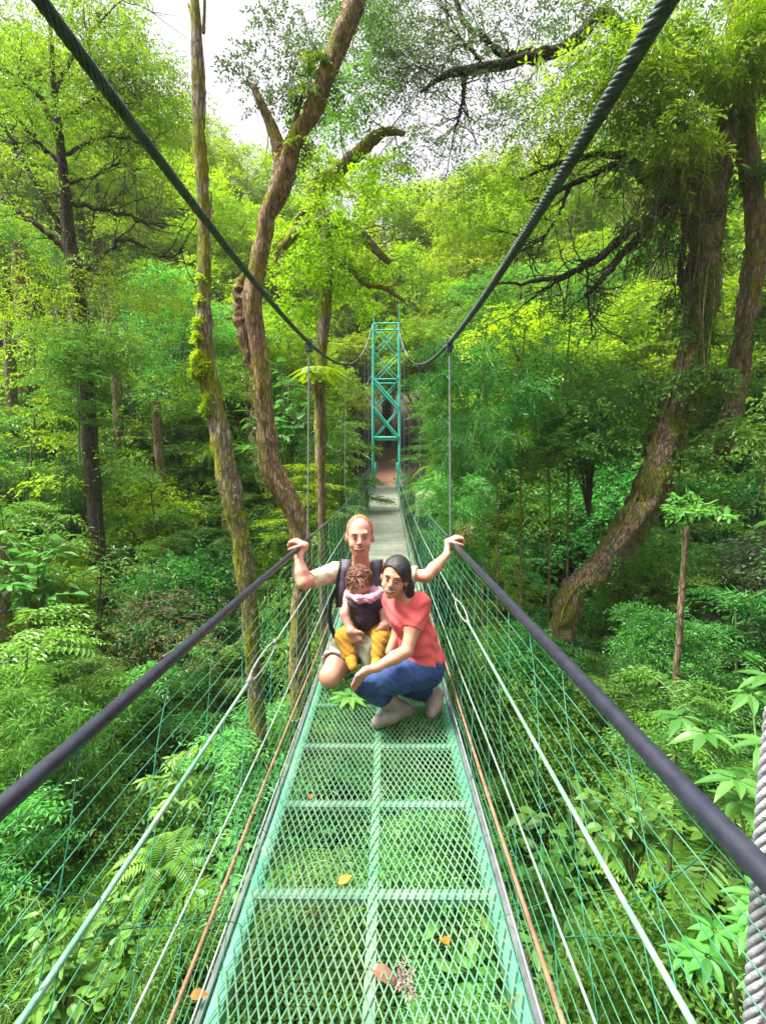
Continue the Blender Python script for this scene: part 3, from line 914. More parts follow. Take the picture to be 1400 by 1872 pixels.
# taller understorey filling the middle distance
cnt = tries = 0
while cnt < 95 and tries < 4000:
    tries += 1
    px = rng.uniform(-150, 1550); Y = rng.uniform(11, 23)
    x, y = P(px, 900, Y)[:2]
    if abs(x - CX) < 1.9 + .06 * Y: continue
    z = float(gz(x, y)); r = rng.random()
    kind = 'layer' if r < .5 else 'fine' if r < .85 else 'bamboo'
    sc = rng.uniform(1.7, 3.0)
    zt = P(px, (590 if px < 640 else 520) + rng.uniform(0, 120), Y)[2]
    sc = min(sc, (zt - z) / 2.05)
    if abs(x - CX) < 3.2: sc = min(sc, (deck_z(y) + 1.4 - z) / 2.05)
    if sc < 1.0 or (100 < px < 270 and Y < 12.5): continue
    if any((x - a) ** 2 + (y - b) ** 2 < (.30 * (sc + c)) ** 2 for a, b, c in placed): continue
    leaf = ('sun' if r < .3 else 'mid' if r < .55 else 'emer' if r < .8 else 'lime') if px < 700 else ('mid' if r < .35 else 'emer' if r < .75 else 'deep')
    side_ = 'left' if px < 700 else 'right'
    lb = f'tall {LOOK[kind].replace("small-leaved ", "bushy ")} in the middle distance {side_} of the bridge'
    put_plant(kind, int(rng.integers(9)), leaf, (x, y, z - .15), rng.random() * 6.28, (sc * .85, sc * .85, sc), lb, lb + ', repeated')
    placed.append((x, y, sc)); cnt += 1
print('understorey', cnt, tries)
# thin saplings: slim stem and a loose tuft
def mk_sap():
    mb, tb = MB(), MB()
    q = limb(tb, [(0, 0, -.4), (.05, .03, 1.2), (-.03, .08, 2.6), (.06, .05, 3.9)], .022, .006, 18, 6)
    for i in range(11):
        h = rng.uniform(1.5, 4.0); a = rng.random() * 6.28; R = rng.uniform(.2, .75)
        b0 = q[int(h / 4.4 * 17)]; e_ = b0 + [R * math.cos(a), R * math.sin(a), rng.uniform(-.05, .3)]
        limb(tb, [b0, (b0 + e_) / 2 + [0, 0, .06], e_], .007, .002, 6, 4)
        crown(mb, [(*e_, .32, .32, .16)], 1, .3, 8, .085, .036, .5, 6, .2, .7, per=330)
    return mb, tb
for i in range(34):
    px = rng.uniform(-60, 610) if i % 2 else rng.uniform(860, 1440)
    Y = rng.uniform(6.5, 17); x, y = P(px, 900, Y)[:2]
    if 900 < px < 1330 and Y < 9.5: continue
    me_c, me_s = proto(('sap', i % 4), [M['mid' if i % 3 else 'sun'], M['bark_dark' if i % 3 else 'bark_pale']], mk_sap, ['crown', 'trunk'])
    s_ = 'left' if px < 700 else 'right'
    o = empty('sapling', (x, y, float(gz(x, y))), f'thin sapling with a loose leafy top on the slope {s_} of the bridge', 'sapling', f'saplings {s_} of the bridge')
    k = rng.uniform(.8, 1.35) * np.interp(Y, [6, 17], [.75, 1.5]); o.scale = (k, k, k * rng.uniform(.9, 1.3)); o.rotation_euler = (rng.normal() * .06, rng.normal() * .06, rng.random() * 6.28)
    for me_, nm in ((me_s, 'trunk'), (me_c, 'crown')):
        c_ = bpy.data.objects.new(nm, me_); COL.objects.link(c_); c_.parent = o

# ground cover: nobody could count it
def scatter(N, p, under):
    pxs = rng.uniform(-150, 1550, N); Ys = 1.5 + 21 * rng.random(N) ** p
    xy = np.stack([(pxs - 706) / 900 * Ys, Ys], 1)
    xy[:under, 0] = rng.uniform(-1.8, 1.8, under); xy[:under, 1] = .2 + 9 * rng.random(under) ** 1.3
    xy = xy[~((xy[:, 1] > 19.5) & (np.abs(xy[:, 0]) < 1.0))]
    far = np.interp(xy[:, 1], [2, 6, 20], [.6, .95, 2.0])
    pat = np.sin(xy[:, 0] * 1.7 + 1) * np.cos(xy[:, 1] * 1.3 + .5) + .5 * np.sin(xy[:, 0] * 4.1) * np.sin(xy[:, 1] * 3.7)
    return np.column_stack([xy, gz(xy[:, 0], xy[:, 1])]), far, pat
def low_plants(name, label, cat, mat, N, n, ll, lw, L, shape, lift, keep=None, droop=.5, up=.9, p=1.5, under=2500, flat=.5, spread=.85):
    o_, far, pat = scatter(N, p, under)
    if keep is not None:
        k = keep(pat + rng.normal(size=len(pat)) * .25); o_, far, pat = o_[k], far[k], pat[k]
    K = len(o_)
    o_[:, 2] += rng.random(K) * lift
    ax = rng.normal(size=(K, 3)) * [1, 1, .3] + [0, 0, up]
    mb = MB()
    sz = far * np.exp(rng.normal(size=K) * .3)
    for lo in np.array_split(np.arange(K), 10):          # ten size classes
        f = float(np.median(sz[lo])); pass
    order = np.argsort(sz)
    for lo in np.array_split(order, 12):
        f = float(np.median(sz[lo]))
        sprays(mb, o_[lo], ax[lo], L * sz[lo], n, ll * f, lw * f, droop, np.clip(.48 + .2 * pat[lo] + .14 * rng.normal(size=len(lo)), 0, 1), shape, spread, .3, flat)
    tag(mb.build(name, M[mat], smooth=False), label, cat, kind='stuff')
low_plants('ground_cover', 'low small-leaved ground cover carpeting the slopes under the bridge', 'ground cover', 'emer', 17000, 10, .062, .030, .34, 6, .35)
low_plants('leafy_undergrowth', 'broader-leaved low undergrowth in patches between the shrubs', 'undergrowth', 'mid', 13000, 7, .12, .056, .34, 6, .3, lambda q: q > .1)
low_plants('grass', 'thin arching grass blades growing through the ground cover', 'grass', 'bamboo', 15000, 9, .20, .012, .40, 4, .2, lambda q: q < .35, .7, 1.3, 1.6, 2500, .2, .5)
low_plants('feathery_undergrowth', 'fine feathery low fronds scattered over the slopes', 'undergrowth', 'fern', 11000, 16, .055, .016, .50, 4, .3, None, .5, .7, 1.4, 1500, .85, 1.1)
low_plants('leaf_litter', 'dry brown leaves lying between the low plants', 'leaf litter', 'dry', 2600, 3, .08, .04, .2, 6, .08, None, .2, .1, 1.3, 900)
mb = MB()
o_, far, pat = scatter(700, 1.5, 40)
for b0, f in zip(o_, far):
    d = norm(rng.normal(size=3) * [1, 1, .35] + [0, 0, .45]) * rng.uniform(.3, .9) * f
    limb(mb, [b0, b0 + d * .5 + rng.normal(size=3) * .06, b0 + d], .007 * f, .002, 7, 4)
tag(mb.build('dead_twigs', M['bark_pale']), 'thin dead twigs strewn through the undergrowth', 'twigs', kind='stuff')
# ------------------------------------------------------------------ the trees one can tell apart
def pth(pts, Y):
    """pixels (+ optional own depth) to points; widths in photo pixels to radii"""
    out, rad = [], []
    for q in pts:
        y = q[3] if len(q) > 3 else Y
        out.append(P(q[0], q[1], y)); rad.append(q[2] / 900 * y / 2)
    return np.array(out), np.array(rad)

def limb_px(mb, pts, Y, n=None, sides=10, rough=.05, wig=0.0, ridge=0.0):
    p, r = pth(pts, Y)
    n = n or 8 * len(pts)
    pr = resample(np.column_stack([p, r]), n)
    q = pr[:, :3].copy()
    if wig: q += rng.normal(size=q.shape) * wig
    tube(mb, q, np.maximum(pr[:, 3], .002), sides, rough=rough, ridge=ridge)
    return q

def to_ground(pts, Y):
    """prolong a trunk from its lowest visible pixel down into the soil"""
    a = P(pts[0][0], pts[0][1], Y)
    g = float(gz(a[0], a[1])) - .4
    if g < a[2]:
        px, py, _ = PX([a[0] + .05, a[1], g])
        return [(px, py, pts[0][2] * 1.15)] + list(pts)
    return list(pts)

class Tree:
    def __init__(s, name, label, cat, Y, base_px, group=None):
        s.Y = Y
        b = P(base_px[0], base_px[1], Y); b[2] = min(b[2], float(gz(b[0], b[1])))
        s.e = empty(name, b, label, cat, group)
        s.tr, s.cr = MB(), []; s.bo = None
    def trunk(s, pts, **k):
        return limb_px(s.tr, to_ground(pts, s.Y), s.Y, **k)
    def branch(s, pts, **k):
        return limb_px(s.bo if s.bo else s.tr, pts, s.Y, **k)
    def twig(s, p, *a, **k): twigs(s.bo or s.tr, p, *a, **k)
    def foliage(s, lobes, leaf, part='crown', **k):
        mb = MB()
        L = []
        for lb in lobes:
            y = lb[4] if len(lb) > 4 and lb[4] else s.Y
            c = P(lb[0], lb[1], y); r = lb[2]; f = lb[3] if len(lb) > 3 else .75
            L.append((*c, r, r, r * f))
        crown(mb, L, **k)
        s.cr.append((mb, part, leaf))
    def done(s, bark):
        s.tr.build('trunk', M[bark], s.e)
        if s.bo: s.bo.build('bough', M['bark_dark'], s.e)
        for mb, part, leaf in s.cr: mb.build(part, M[leaf], s.e, smooth=False)
        return s.e

def hang(mb, tops, Lmin, Lmax, ll, lw, n=14, mat=0, tint=.5):
    """hanging streamers"""
    tops = np.asarray(tops); N = len(tops)
    ax = np.tile([0, 0, -1.0], (N, 1)) + rng.normal(size=(N, 3)) * .12
    sprays(mb, tops, ax, rng.uniform(Lmin, Lmax, N), n, ll, lw, .1, np.clip(tint + .2 * rng.normal(size=N), 0, 1), 4, .45, .3, .2, mat)

def jit(lobes, n, sx, sy, rlo, rhi, Yj=.8, f=.7):
    """lobes strung between the given pixel marks"""
    out = []
    for i in range(n):
        a = lobes[int(rng.integers(len(lobes)))]
        out.append((a[0] + rng.normal() * sx, a[1] + rng.normal() * sy, rng.uniform(rlo, rhi), f, a[2] + rng.normal() * Yj))
    return out

# --- slim leaning mossy trunk
t = Tree('mossy_tree', 'slim mossy trunk leaning left of the couple, a bare broken top against the sky', 'tree', 6.0, (486, 1480))
p = t.trunk([(486, 1480, 27), (468, 1290, 28), (457, 1120, 30), (440, 985, 33), (420, 890, 36), (398, 775, 34), (382, 690, 30), (373, 600, 26), (374, 480, 21), (372, 380, 20), (364, 250, 22), (362, 120, 19), (358, 40, 17), (352, -60, 12)], n=120, sides=20, rough=.10, ridge=.045)
t.branch([(366, 250, 12), (372, 200, 9), (370, 120, 7), (366, 60, 4)], rough=.1)
t.branch([(372, 60, 6), (374, 10, 5), (375, -60, 2)], rough=.1)
t.branch([(376, 480, 6), (384, 400, 4), (386, 350, 2)])
t.branch([(357, 52, 9), (349, 20, 6), (343, 5, 2)])
moss = [(357, 690, 6), (362, 660, 6), (360, 620, 6), (362, 570, 6), (366, 520, 6)]
mb = MB()
for (a, b, r) in [(358, 682, .05), (366, 690, .06), (374, 676, .06), (360, 655, .05), (361, 620, .045), (363, 590, .04), (365, 550, .035), (366, 510, .03), (384, 730, .05), (378, 750, .05)]:
    crown(mb, [(*P(a, b, 5.92), r, r * .7, r * 2.0)], per=42000, L=.04, n=5, ll=.030, lw=.016, droop=.5, shape=4, shell=.2)
mb.build('moss', M['yellow'], t.e, smooth=False)
mb = MB()
K = rng.integers(18, 62, 420)
crown_o = p[K] + np.column_stack([rng.choice([-1, 1], 420) * .085, rng.normal(size=420) * .06 - .05, rng.normal(size=420) * .05])
sprays(mb, crown_o, rng.normal(size=(420, 3)) + [0, -.3, -.4], .06, 5, .03, .015, .5, np.clip(.4 + .2 * rng.normal(size=420), 0, 1), 4)
mb.build('moss', M['moss_l'], t.e, smooth=False)
t.done('bark_mossy')

# --- forked trunk
t = Tree('forked_tree', 'stout brown trunk with a swollen knee and a dark fork near the sky', 'tree', 6.6, (560, 1120))
p = t.trunk([(548, 1180, 37), (556, 1060, 37), (545, 960, 35), (522, 905, 39), (494, 855, 44), (487, 790, 34), (478, 690, 32), (468, 620, 32), (460, 560, 37), (468, 500, 30), (482, 430, 29), (490, 390, 29), (508, 350, 35), (520, 310, 39)], n=110, sides=20, rough=.08, ridge=.05)
f1 = t.branch([(520, 315, 37), (540, 255, 29), (570, 205, 30), (592, 150, 29), (614, 90, 34), (640, 30, 37), (662, -50, 39)], n=50, sides=12, rough=.09)
f2 = t.branch([(516, 310, 30), (508, 265, 24), (492, 220, 18), (474, 182, 14), (464, 155, 10)], n=30, rough=.08)
f3 = t.branch([(524, 300, 12), (534, 240, 10), (548, 190, 7), (556, 150, 3)])
t.branch([(448, 610, 17), (440, 560, 22), (436, 525, 18), (448, 500, 8)], rough=.2)
t.branch([(476, 720, 12), (452, 640, 20), (436, 570, 18), (432, 530, 13)], rough=.2)
for q in (f1, f2, f3): t.twig(q, 5, .55, .010, 2)
epi = []
t.foliage([(470, 170, .22, 1), (445, 120, .22, 1), (430, 140, .16), (505, 205, .25, .9), (560, 130, .3, 1.1), (585, 180, .25), (540, 60, .2, 1.2), (575, 120, .28), (548, 285, .18), (470, 60, .14, 2), (478, 30, .12, 2), (490, 110, .12, 2), (535, 190, .2, 1.1)], 'grey', per=750, L=.16, n=7, ll=.05, lw=.024, droop=.4, shape=6, shell=.15, part='epiphytes')
t.foliage([(578, 120, .13), (556, 175, .12), (600, 330, .1), (548, 268, .1)], 'lime', per=2600, L=.16, n=7, ll=.10, lw=.022, droop=.6, shell=.1, part='epiphytes')
mb = MB(); K = rng.integers(0, 48, 70); hang(mb, f1[K] + rng.normal(size=(70, 3)) * .04, .15, .5, .035, .010); mb.build('hanging_moss', M['moss_l'], t.e, smooth=False)
mb = MB(); K = rng.integers(64, 84, 240); hang(mb, p[K] + np.column_stack([rng.uniform(-.2, .05, 240), rng.uniform(-.18, 0, 240), rng.normal(size=240) * .05]), .05, .16, .035, .012, 8); mb.build('hanging_moss', M['moss_l'], t.e, smooth=False)
mb = MB(); K = rng.integers(16, 40, 300); sprays(mb, p[K] + np.column_stack([rng.normal(size=300) * .13, rng.uniform(-.16, 0, 300), rng.normal(size=300) * .05]), rng.normal(size=(300, 3)) + [0, -.3, -.5], .06, 5, .028, .014, .5, .45, 4); mb.build('moss', M['yellow'], t.e, smooth=False)
t.done('bark_warm')

# --- arching mossy tree behind the fork, limbs towards the middle of the view
t = Tree('arching_tree', 'gnarled mossy tree with arching limbs reaching towards the tower top', 'tree', 9.0, (588, 760))
p = t.trunk([(585, 760, 22), (586, 680, 22), (590, 600, 20), (598, 520, 19), (600, 460, 18), (590, 400, 20)], n=44, rough=.12)
b1 = t.branch([(590, 405, 22), (575, 350, 22), (610, 320, 24), (650, 285, 24), (680, 255, 20), (705, 240, 16), (740, 244, 8)], n=44, rough=.12)
b2 = t.branch([(580, 400, 20), (548, 420, 18), (515, 455, 16), (505, 480, 10)], n=24, rough=.12)
b3 = t.branch([(590, 398, 22), (625, 410, 20), (660, 430, 18), (690, 460, 14), (712, 480, 10)], n=24, rough=.12)
b4 = t.branch([(600, 470, 14), (640, 490, 12), (670, 520, 10), (700, 525, 9), (740, 550, 6)], n=24, rough=.12)
b5 = t.branch([(582, 370, 12), (550, 390, 9), (530, 430, 6)], n=12)
for q in (b1, b2, b3, b4): t.twig(q, 8, .7, .014, 2, up=-.1)
t.foliage(jit([(560, 480, 9), (640, 380, 9), (690, 330, 9.2), (620, 560, 9.2), (540, 560, 9.3), (640, 470, 9.4), (600, 480, 9.6), (590, 300, 9.2)], 18, 22, 30, .3, .5), 'lime', per=520, L=.32, n=8, ll=.085, lw=.038, droop=.4, shell=.3)
t.foliage(jit([(640, 180, 9.5), (610, 230, 9.3), (665, 60, 9.6), (600, 150, 9.3), (655, 130, 9.4)], 11, 22, 36, .3, .5), 'mid', per=380, L=.3, n=8, ll=.075, lw=.034, droop=.4, shell=.3)
mb = MB(); K = rng.integers(4, 24, 90); hang(mb, np.vstack([b1[K[:45]], b3[np.minimum(K[45:], 23)]]) + rng.normal(size=(90, 3)) * .03, .1, .4, .05, .014); mb.build('hanging_moss', M['moss_l'], t.e, smooth=False)
t.done('bark_mossy')

# --- dark branching tree at the left
t = Tree('dark_branching_tree', 'dark slender tree with long spreading bare boughs at the upper left', 'tree', 11.5, (185, 1190))
p = t.trunk([(186, 1200, 27), (178, 1000, 26), (168, 850, 26), (160, 720, 24), (150, 600, 26), (138, 500, 24), (126, 440, 22), (118, 340, 16), (108, 250, 14), (100, 180, 11), (94, 90, 7), (90, 20, 4)], n=100, sides=14, rough=.08, ridge=.04)
br = []
for b in ([(130, 470, 14), (95, 430, 12), (40, 390, 9), (-20, 345, 6)], [(124, 450, 10), (85, 370, 9), (45, 300, 7), (5, 230, 5)], [(108, 255, 9), (80, 190, 8), (40, 150, 6), (-10, 120, 4)],
          [(106, 215, 8), (150, 195, 7), (200, 180, 5), (240, 190, 3)], [(124, 370, 9), (180, 382, 8), (240, 395, 6), (300, 418, 3)], [(100, 170, 7), (130, 110, 6), (170, 60, 4), (200, 20, 3)],
          [(114, 300, 8), (70, 260, 6), (20, 200, 4)], [(112, 290, 7), (160, 260, 6), (220, 250, 4), (280, 270, 3)], [(140, 520, 8), (220, 440, 6), (300, 470, 4), (340, 450, 2)], [(118, 330, 6), (150, 330, 5), (210, 300, 3), (250, 310, 2)]):
    q = t.branch(b, n=22, sides=6, rough=.05, wig=.025); br.append(q); t.twig(q, 9, 1.2, .017, 2, up=.15)
t.foliage(jit([(40, 90, 11.5), (120, 60, 11.5), (190, 110, 11.8), (250, 150, 11.8), (60, 220, 11), (170, 230, 11.6), (240, 230, 12), (20, 330, 11), (230, 330, 11.8), (180, 30, 11.6), (220, 170, 12)], 46, 30, 38, .5, .95, .6), 'sun', per=170, L=.42, n=9, ll=.075, lw=.034, droop=.35, shell=.2, tint0=.6)
t.foliage(jit([(60, 470, 11.3), (30, 560, 11), (200, 470, 11.6), (250, 520, 12), (110, 560, 11.2)], 16, 45, 36, .5, .9, .5), 'lime', per=150, L=.42, n=9, ll=.07, lw=.03, droop=.6, shell=.2, tint0=.45)
t.foliage(jit([(150, 640, 11.2), (190, 660, 11), (120, 680, 11.1), (200, 620, 11.3)], 9, 22, 22, .4, .7, .3, .55), 'fern', per=420, L=.4, n=11, ll=.08, lw=.03, droop=.5, shell=.3)
mb = MB(); hang(mb, np.vstack([P(rng.uniform(90, 230), rng.uniform(430, 640), 11.2 + rng.normal() * .25) for _ in range(150)]), .4, 1.2, .07, .014, 20); mb.build('hanging_moss', M['moss_l'], t.e, smooth=False)
t.done('bark_dark')

# --- lacy grey-green canopy over the middle, boughs coming in from the right
t = Tree('mossy_giant_tree', 'massive brown tree hung with epiphytes, two leaning trunks and long boughs towards the bridge', 'tree', 8.5, (1030, 1130))
p = t.trunk([(1030, 1130, 44), (1105, 1030, 48), (1172, 930, 56), (1218, 820, 54), (1250, 720, 48), (1270, 620, 46), (1282, 520, 48), (1290, 430, 52), (1296, 350, 54), (1318, 250, 44), (1338, 150, 38), (1352, 40, 34), (1356, -60, 46)], n=150, sides=26, rough=.12, ridge=.075)
p2 = t.branch([(1318, 830, 26), (1342, 740, 30), (1358, 620, 31), (1374, 500, 30), (1380, 400, 30), (1366, 290, 30), (1362, 200, 28), (1370, 80, 26), (1370, -40, 30)], n=80, sides=20, rough=.12, ridge=.07)
t.branch([(1286, 450, 22), (1262, 380, 28), (1236, 330, 38), (1250, 320, 38), (1272, 360, 24)], n=20, rough=.15)
t.bo = MB(); boughs = []
for b in ([(1280, 340, 40), (1230, 325, 44), (1180, 320, 30), (1155, 300, 20), (1110, 305, 13), (1060, 330, 10), (1000, 358, 6), (960, 368, 3)],
          [(1180, 325, 22), (1150, 292, 14), (1100, 280, 12), (1050, 290, 9), (1000, 306, 7), (950, 330, 4)],
          [(1240, 350, 24), (1190, 400, 22), (1145, 425, 14), (1100, 465, 12), (1050, 495, 10), (1000, 510, 8), (950, 518, 6), (900, 515, 3)],
          [(1150, 422, 14), (1100, 470, 10), (1045, 500, 8), (1000, 525, 5), (970, 545, 3)],
          [(1200, 400, 18), (1140, 460, 14), (1100, 510, 10), (1070, 540, 7)],
          [(1330, 190, 30), (1240, 120, 26), (1150, 60, 22), (1095, 25, 20), (1060, 65, 20), (1010, 95, 20), (950, 108, 18), (890, 122, 18), (840, 128, 15), (800, 145, 8), (770, 170, 4)],
          [(1010, 92, 16), (970, 94, 15), (920, 98, 13), (885, 70, 11), (850, 40, 9), (830, 0, 7)],
          [(1040, 345, 6), (1015, 400, 5), (985, 440, 4), (930, 472, 3)],
          [(890, 122, 7), (860, 90, 6), (830, 60, 4), (800, 40, 3)], [(850, 130, 8), (845, 190, 6), (830, 240, 4)],
          [(1072, 480, 4), (1074, 530, 4), (1080, 600, 3)], [(1262, 350, 12), (1250, 430, 12), (1244, 500, 10), (1250, 560, 8)], [(1240, 360, 10), (1220, 420, 12), (1214, 470, 8)]):
    q = t.branch(b, n=30, sides=7, rough=.09, wig=.012); boughs.append(q); t.twig(q, 12, .75, .015, 2, up=-.05)
t.foliage(jit([(690, 90, 8.6), (760, 60, 8.6), (820, 180, 8.4), (740, 160, 8.8), (880, 60, 8.6), (960, 50, 8.4), (700, 20, 8.8), (870, 240, 8.4), (800, 280, 8.6), (940, 180, 8.4), (640, 80, 9), (1010, 20, 8.4)], 40, 38, 36, .38, .7, .5), 'grey', per=210, L=.36, n=9, ll=.06, lw=.026, droop=.5, shell=.15, tint0=.35)
t.foliage(jit([(960, 250, 8.4), (1000, 330, 8.4), (900, 330, 8.8), (1040, 210, 8.2), (1080, 130, 8.2), (930, 420, 8.8), (1040, 440, 8.8)], 24, 40, 40, .35, .62, .5), 'sun', per=240, L=.36, n=9, ll=.065, lw=.028, droop=.5, shell=.2, tint0=.55)
t.foliage(jit([(1180, 60, 7.8), (1230, 130, 7.8), (1130, 150, 7.8), (1290, 60, 8), (1390, 60, 8), (1200, 210, 7.9), (1370, 160, 8.2), (1100, 60, 8), (1260, 20, 7.8), (1180, 280, 8)], 34, 34, 34, .35, .6, .4), 'sun', per=330, L=.34, n=8, ll=.08, lw=.030, droop=.6, shell=.25, part='epiphytes')
t.foliage(jit([(1240, 110, 7.6), (1160, 120, 7.6), (1390, 110, 7.8), (1240, 260, 7.8), (1330, 60, 7.7)], 12, 34, 34, .2, .4, .2), 'lime', per=700, L=.32, n=8, ll=.16, lw=.026, droop=.8, shell=.15, part='epiphytes')
t.foliage([(1170, 430, .3), (1210, 380, .3), (1262, 610, .25), (1210, 720, .35), (1250, 560, .3), (1380, 620, .3), (1240, 850, .4, .6), (1200, 250, .35), (1150, 340, .25), (1290, 700, .3, 1, 8.0), (1340, 800, .35, .8, 8.0), (1385, 330, .35), (1190, 460, .25)], 'mid', per=800, L=.28, n=8, ll=.10, lw=.042, droop=.7, shell=.25, part='epiphytes')
mb = MB(); K = rng.integers(34, 125, 900); aa = rng.uniform(-2.6, .2, 900)
sprays(mb, p[K] + np.column_stack([np.cos(aa) * .23, np.sin(aa) * .22, rng.normal(size=900) * .05]), rng.normal(size=(900, 3)) + [0, -.4, -.5], .12, 5, .055, .030, .5, np.clip(.4 + .2 * rng.normal(size=900), 0, 1), 6); mb.build('ivy', M['mid'], t.e, smooth=False)
mb = MB(); tops = [P(rng.uniform(1130, 1290), rng.uniform(150, 400), 7.9 + rng.normal() * .2) for _ in range(260)] + [q[int(rng.integers(6, 28))] for q in boughs[:6] for _ in range(26)]
hang(mb, np.array(tops), .2, .8, .06, .013, 16, tint=.4); mb.build('hanging_moss', M['moss_l'], t.e, smooth=False)
mb = MB()
for i in range(16):
    q0 = P(rng.uniform(1190, 1330), rng.uniform(250, 520), 7.95 + rng.normal() * .12); Lv = rng.uniform(.8, 2.6)
    tube(mb, resample([q0, q0 + [rng.normal() * .1, rng.normal() * .05, -Lv * .45], q0 + [rng.normal() * .12, rng.normal() * .05, -Lv]], 16), rng.uniform(.003, .007), 5)
for i in range(7):
    k0 = int(rng.integers(20, 60)); kk = np.arange(k0, k0 + int(rng.integers(40, 85))); ph = rng.random() * 6 + kk * rng.uniform(-.03, .03)
    tube(mb, p[kk] + np.column_stack([np.sin(ph) * .25, -np.abs(np.cos(ph)) * .23, 0 * kk]), rng.uniform(.008, .02), 6, rough=.15)
mb.build('vine', M['bark_mossy'], t.e)
t.done('bark_red')

# --- slender trunks and snags
def snag(name, label, Y, pts, bark, lob=None, leaf='mid', group=None, **k):
    t = Tree(name, label, 'tree' if 'tree' in name or 'trunk' in name else 'sapling', Y, pts[0][:2], group)
    q = t.trunk(pts, n=40, rough=.08)
    t.twig(q, 3, .5, .01, 1)
    if lob: t.foliage(lob, leaf, **k)
    return t.done(bark)
snag('slender_tree', 'pale slender trunk with a leafy tuft on its broken top, left of the mossy trunk', 13.5, [(306, 1000, 16), (300, 920, 15), (290, 820, 16), (285, 735, 16)], 'bark_brown', [(290, 725, .45, .5), (320, 735, .3, .5), (280, 640, .5), (300, 560, .5)], 'mid', per=240, L=.4, n=8, ll=.12, lw=.05)
snag('slender_tree', 'thin bare grey trunk tilted right, beside the dark branching tree', 14, [(214, 720, 17), (206, 650, 14), (200, 600, 12), (197, 568, 10)], 'bark_brown')
snag('broken_tree', 'broken dark brown trunk at the left edge above the ferns', 15, [(48, 620, 28), (38, 520, 26), (34, 450, 24)], 'bark_red')
snag('broken_tree', 'orange-brown trunk at the far left', 14, [(20, 700, 18), (17, 640, 17), (15, 590, 14)], 'bark_red')
snag('broken_tree', 'short brown trunk low at the left edge of the slope', 8.5, [(14, 1180, 20), (8, 1090, 18), (2, 1000, 16)], 'bark_brown')
snag('slender_tree', 'thin dark trunk among feathery shrubs, left of the dark branching tree', 13, [(130, 950, 14), (122, 890, 14), (116, 840, 11)], 'bark_dark')
snag('pale_sapling', 'pale thin stem standing in the shrubs right of the bridge, leafy top', 5.5, [(1232, 1300, 11), (1240, 1180, 11), (1248, 1060, 11), (1256, 960, 9)], 'bark_pale', [(1262, 935, .22, .6), (1290, 950, .16, .6)], 'big', per=500, L=.16, n=6, ll=.10, lw=.05)
for a, b, Y in ((948, 690, 9), (1000, 720, 9.5), (905, 740, 9.2), (1035, 640, 9.3), (878, 680, 9)):
    snag('slender_sapling', 'thin upright sapling stem among the shrubs right of the right-hand hanger', Y, [(a + 4, b + 190, 4), (a - 5, b + 90, 4), (a + 3, b, 3), (a + 12, b - 90, 2)], 'bark_mossy', jit([(a, b - 60, Y), (a, b + 20, Y)], 5, 22, 40, .2, .4, .2), 'emer', 'saplings right of the hanger', per=420, L=.28, n=8, ll=.07, lw=.03, droop=.5)
# tree fern near the left hanger
t = Tree('tree_fern', 'small tree fern with a bright flat crown and brown skirt near the left hanger', 'fern', 8.0, (583, 800))
t.trunk([(586, 800, 14), (584, 740, 16), (583, 700, 18)], n=14)
mb = MB(); c = P(583, 690, 8.0)
for i in range(16):
    a = i / 16 * 6.28; d = np.array([math.cos(a), math.sin(a), 0]); R = rng.uniform(.36, .5)
    q = resample([c, c + d * R * .5 + [0, 0, .12], c + d * R + [0, 0, -.02]], 16); T = norm(np.gradient(q, axis=0)); sd = norm(np.cross(T, [0, 0, 1.]))
    for s in (-1, 1): leaves(mb, q, sd * s + T * .4, np.cross(sd, T), .11 * np.sin(np.linspace(.3, 3.0, 16)) + .01, .035, .6, 6)
mb.build('fronds', M['lime'], t.e, smooth=False)
mb = MB(); hang(mb, c + rng.normal(size=(40, 3)) * [.08, .08, .03], .18, .34, .06, .02, 8); mb.build('dead_fronds', M['dry'], t.e, smooth=False)
t.done('bark_red')
# dry twiggy brush heap on the left slope
e = empty('dry_brush', P(300, 1180, 7.5), 'pale dry twiggy brush lying on the slope between the dark tree and the mossy trunk', 'brush')
mb = MB()
for i in range(90):
    a = P(rng.uniform(250, 380), rng.uniform(1080, 1170), 7.3 + rng.normal() * .25); d = np.array([rng.uniform(-1, 1), rng.normal() * .4, rng.uniform(-.5, .35)]) * rng.uniform(.25, .6)
    limb(mb, [a, a + d * .5 + rng.normal(size=3) * .05, a + d], .006, .002, 8, 4)
mb.build('twigs', M['bark_pale'], e)
mb = MB(); K = 160; sprays(mb, np.array([P(rng.uniform(200, 400), rng.uniform(1080, 1220), 7.4 + rng.normal() * .3) for _ in range(K)]), rng.normal(size=(K, 3)), .3, 9, .05, .014, .5, .5, 4); mb.build('dry_leaves', M['dry'], e, smooth=False)

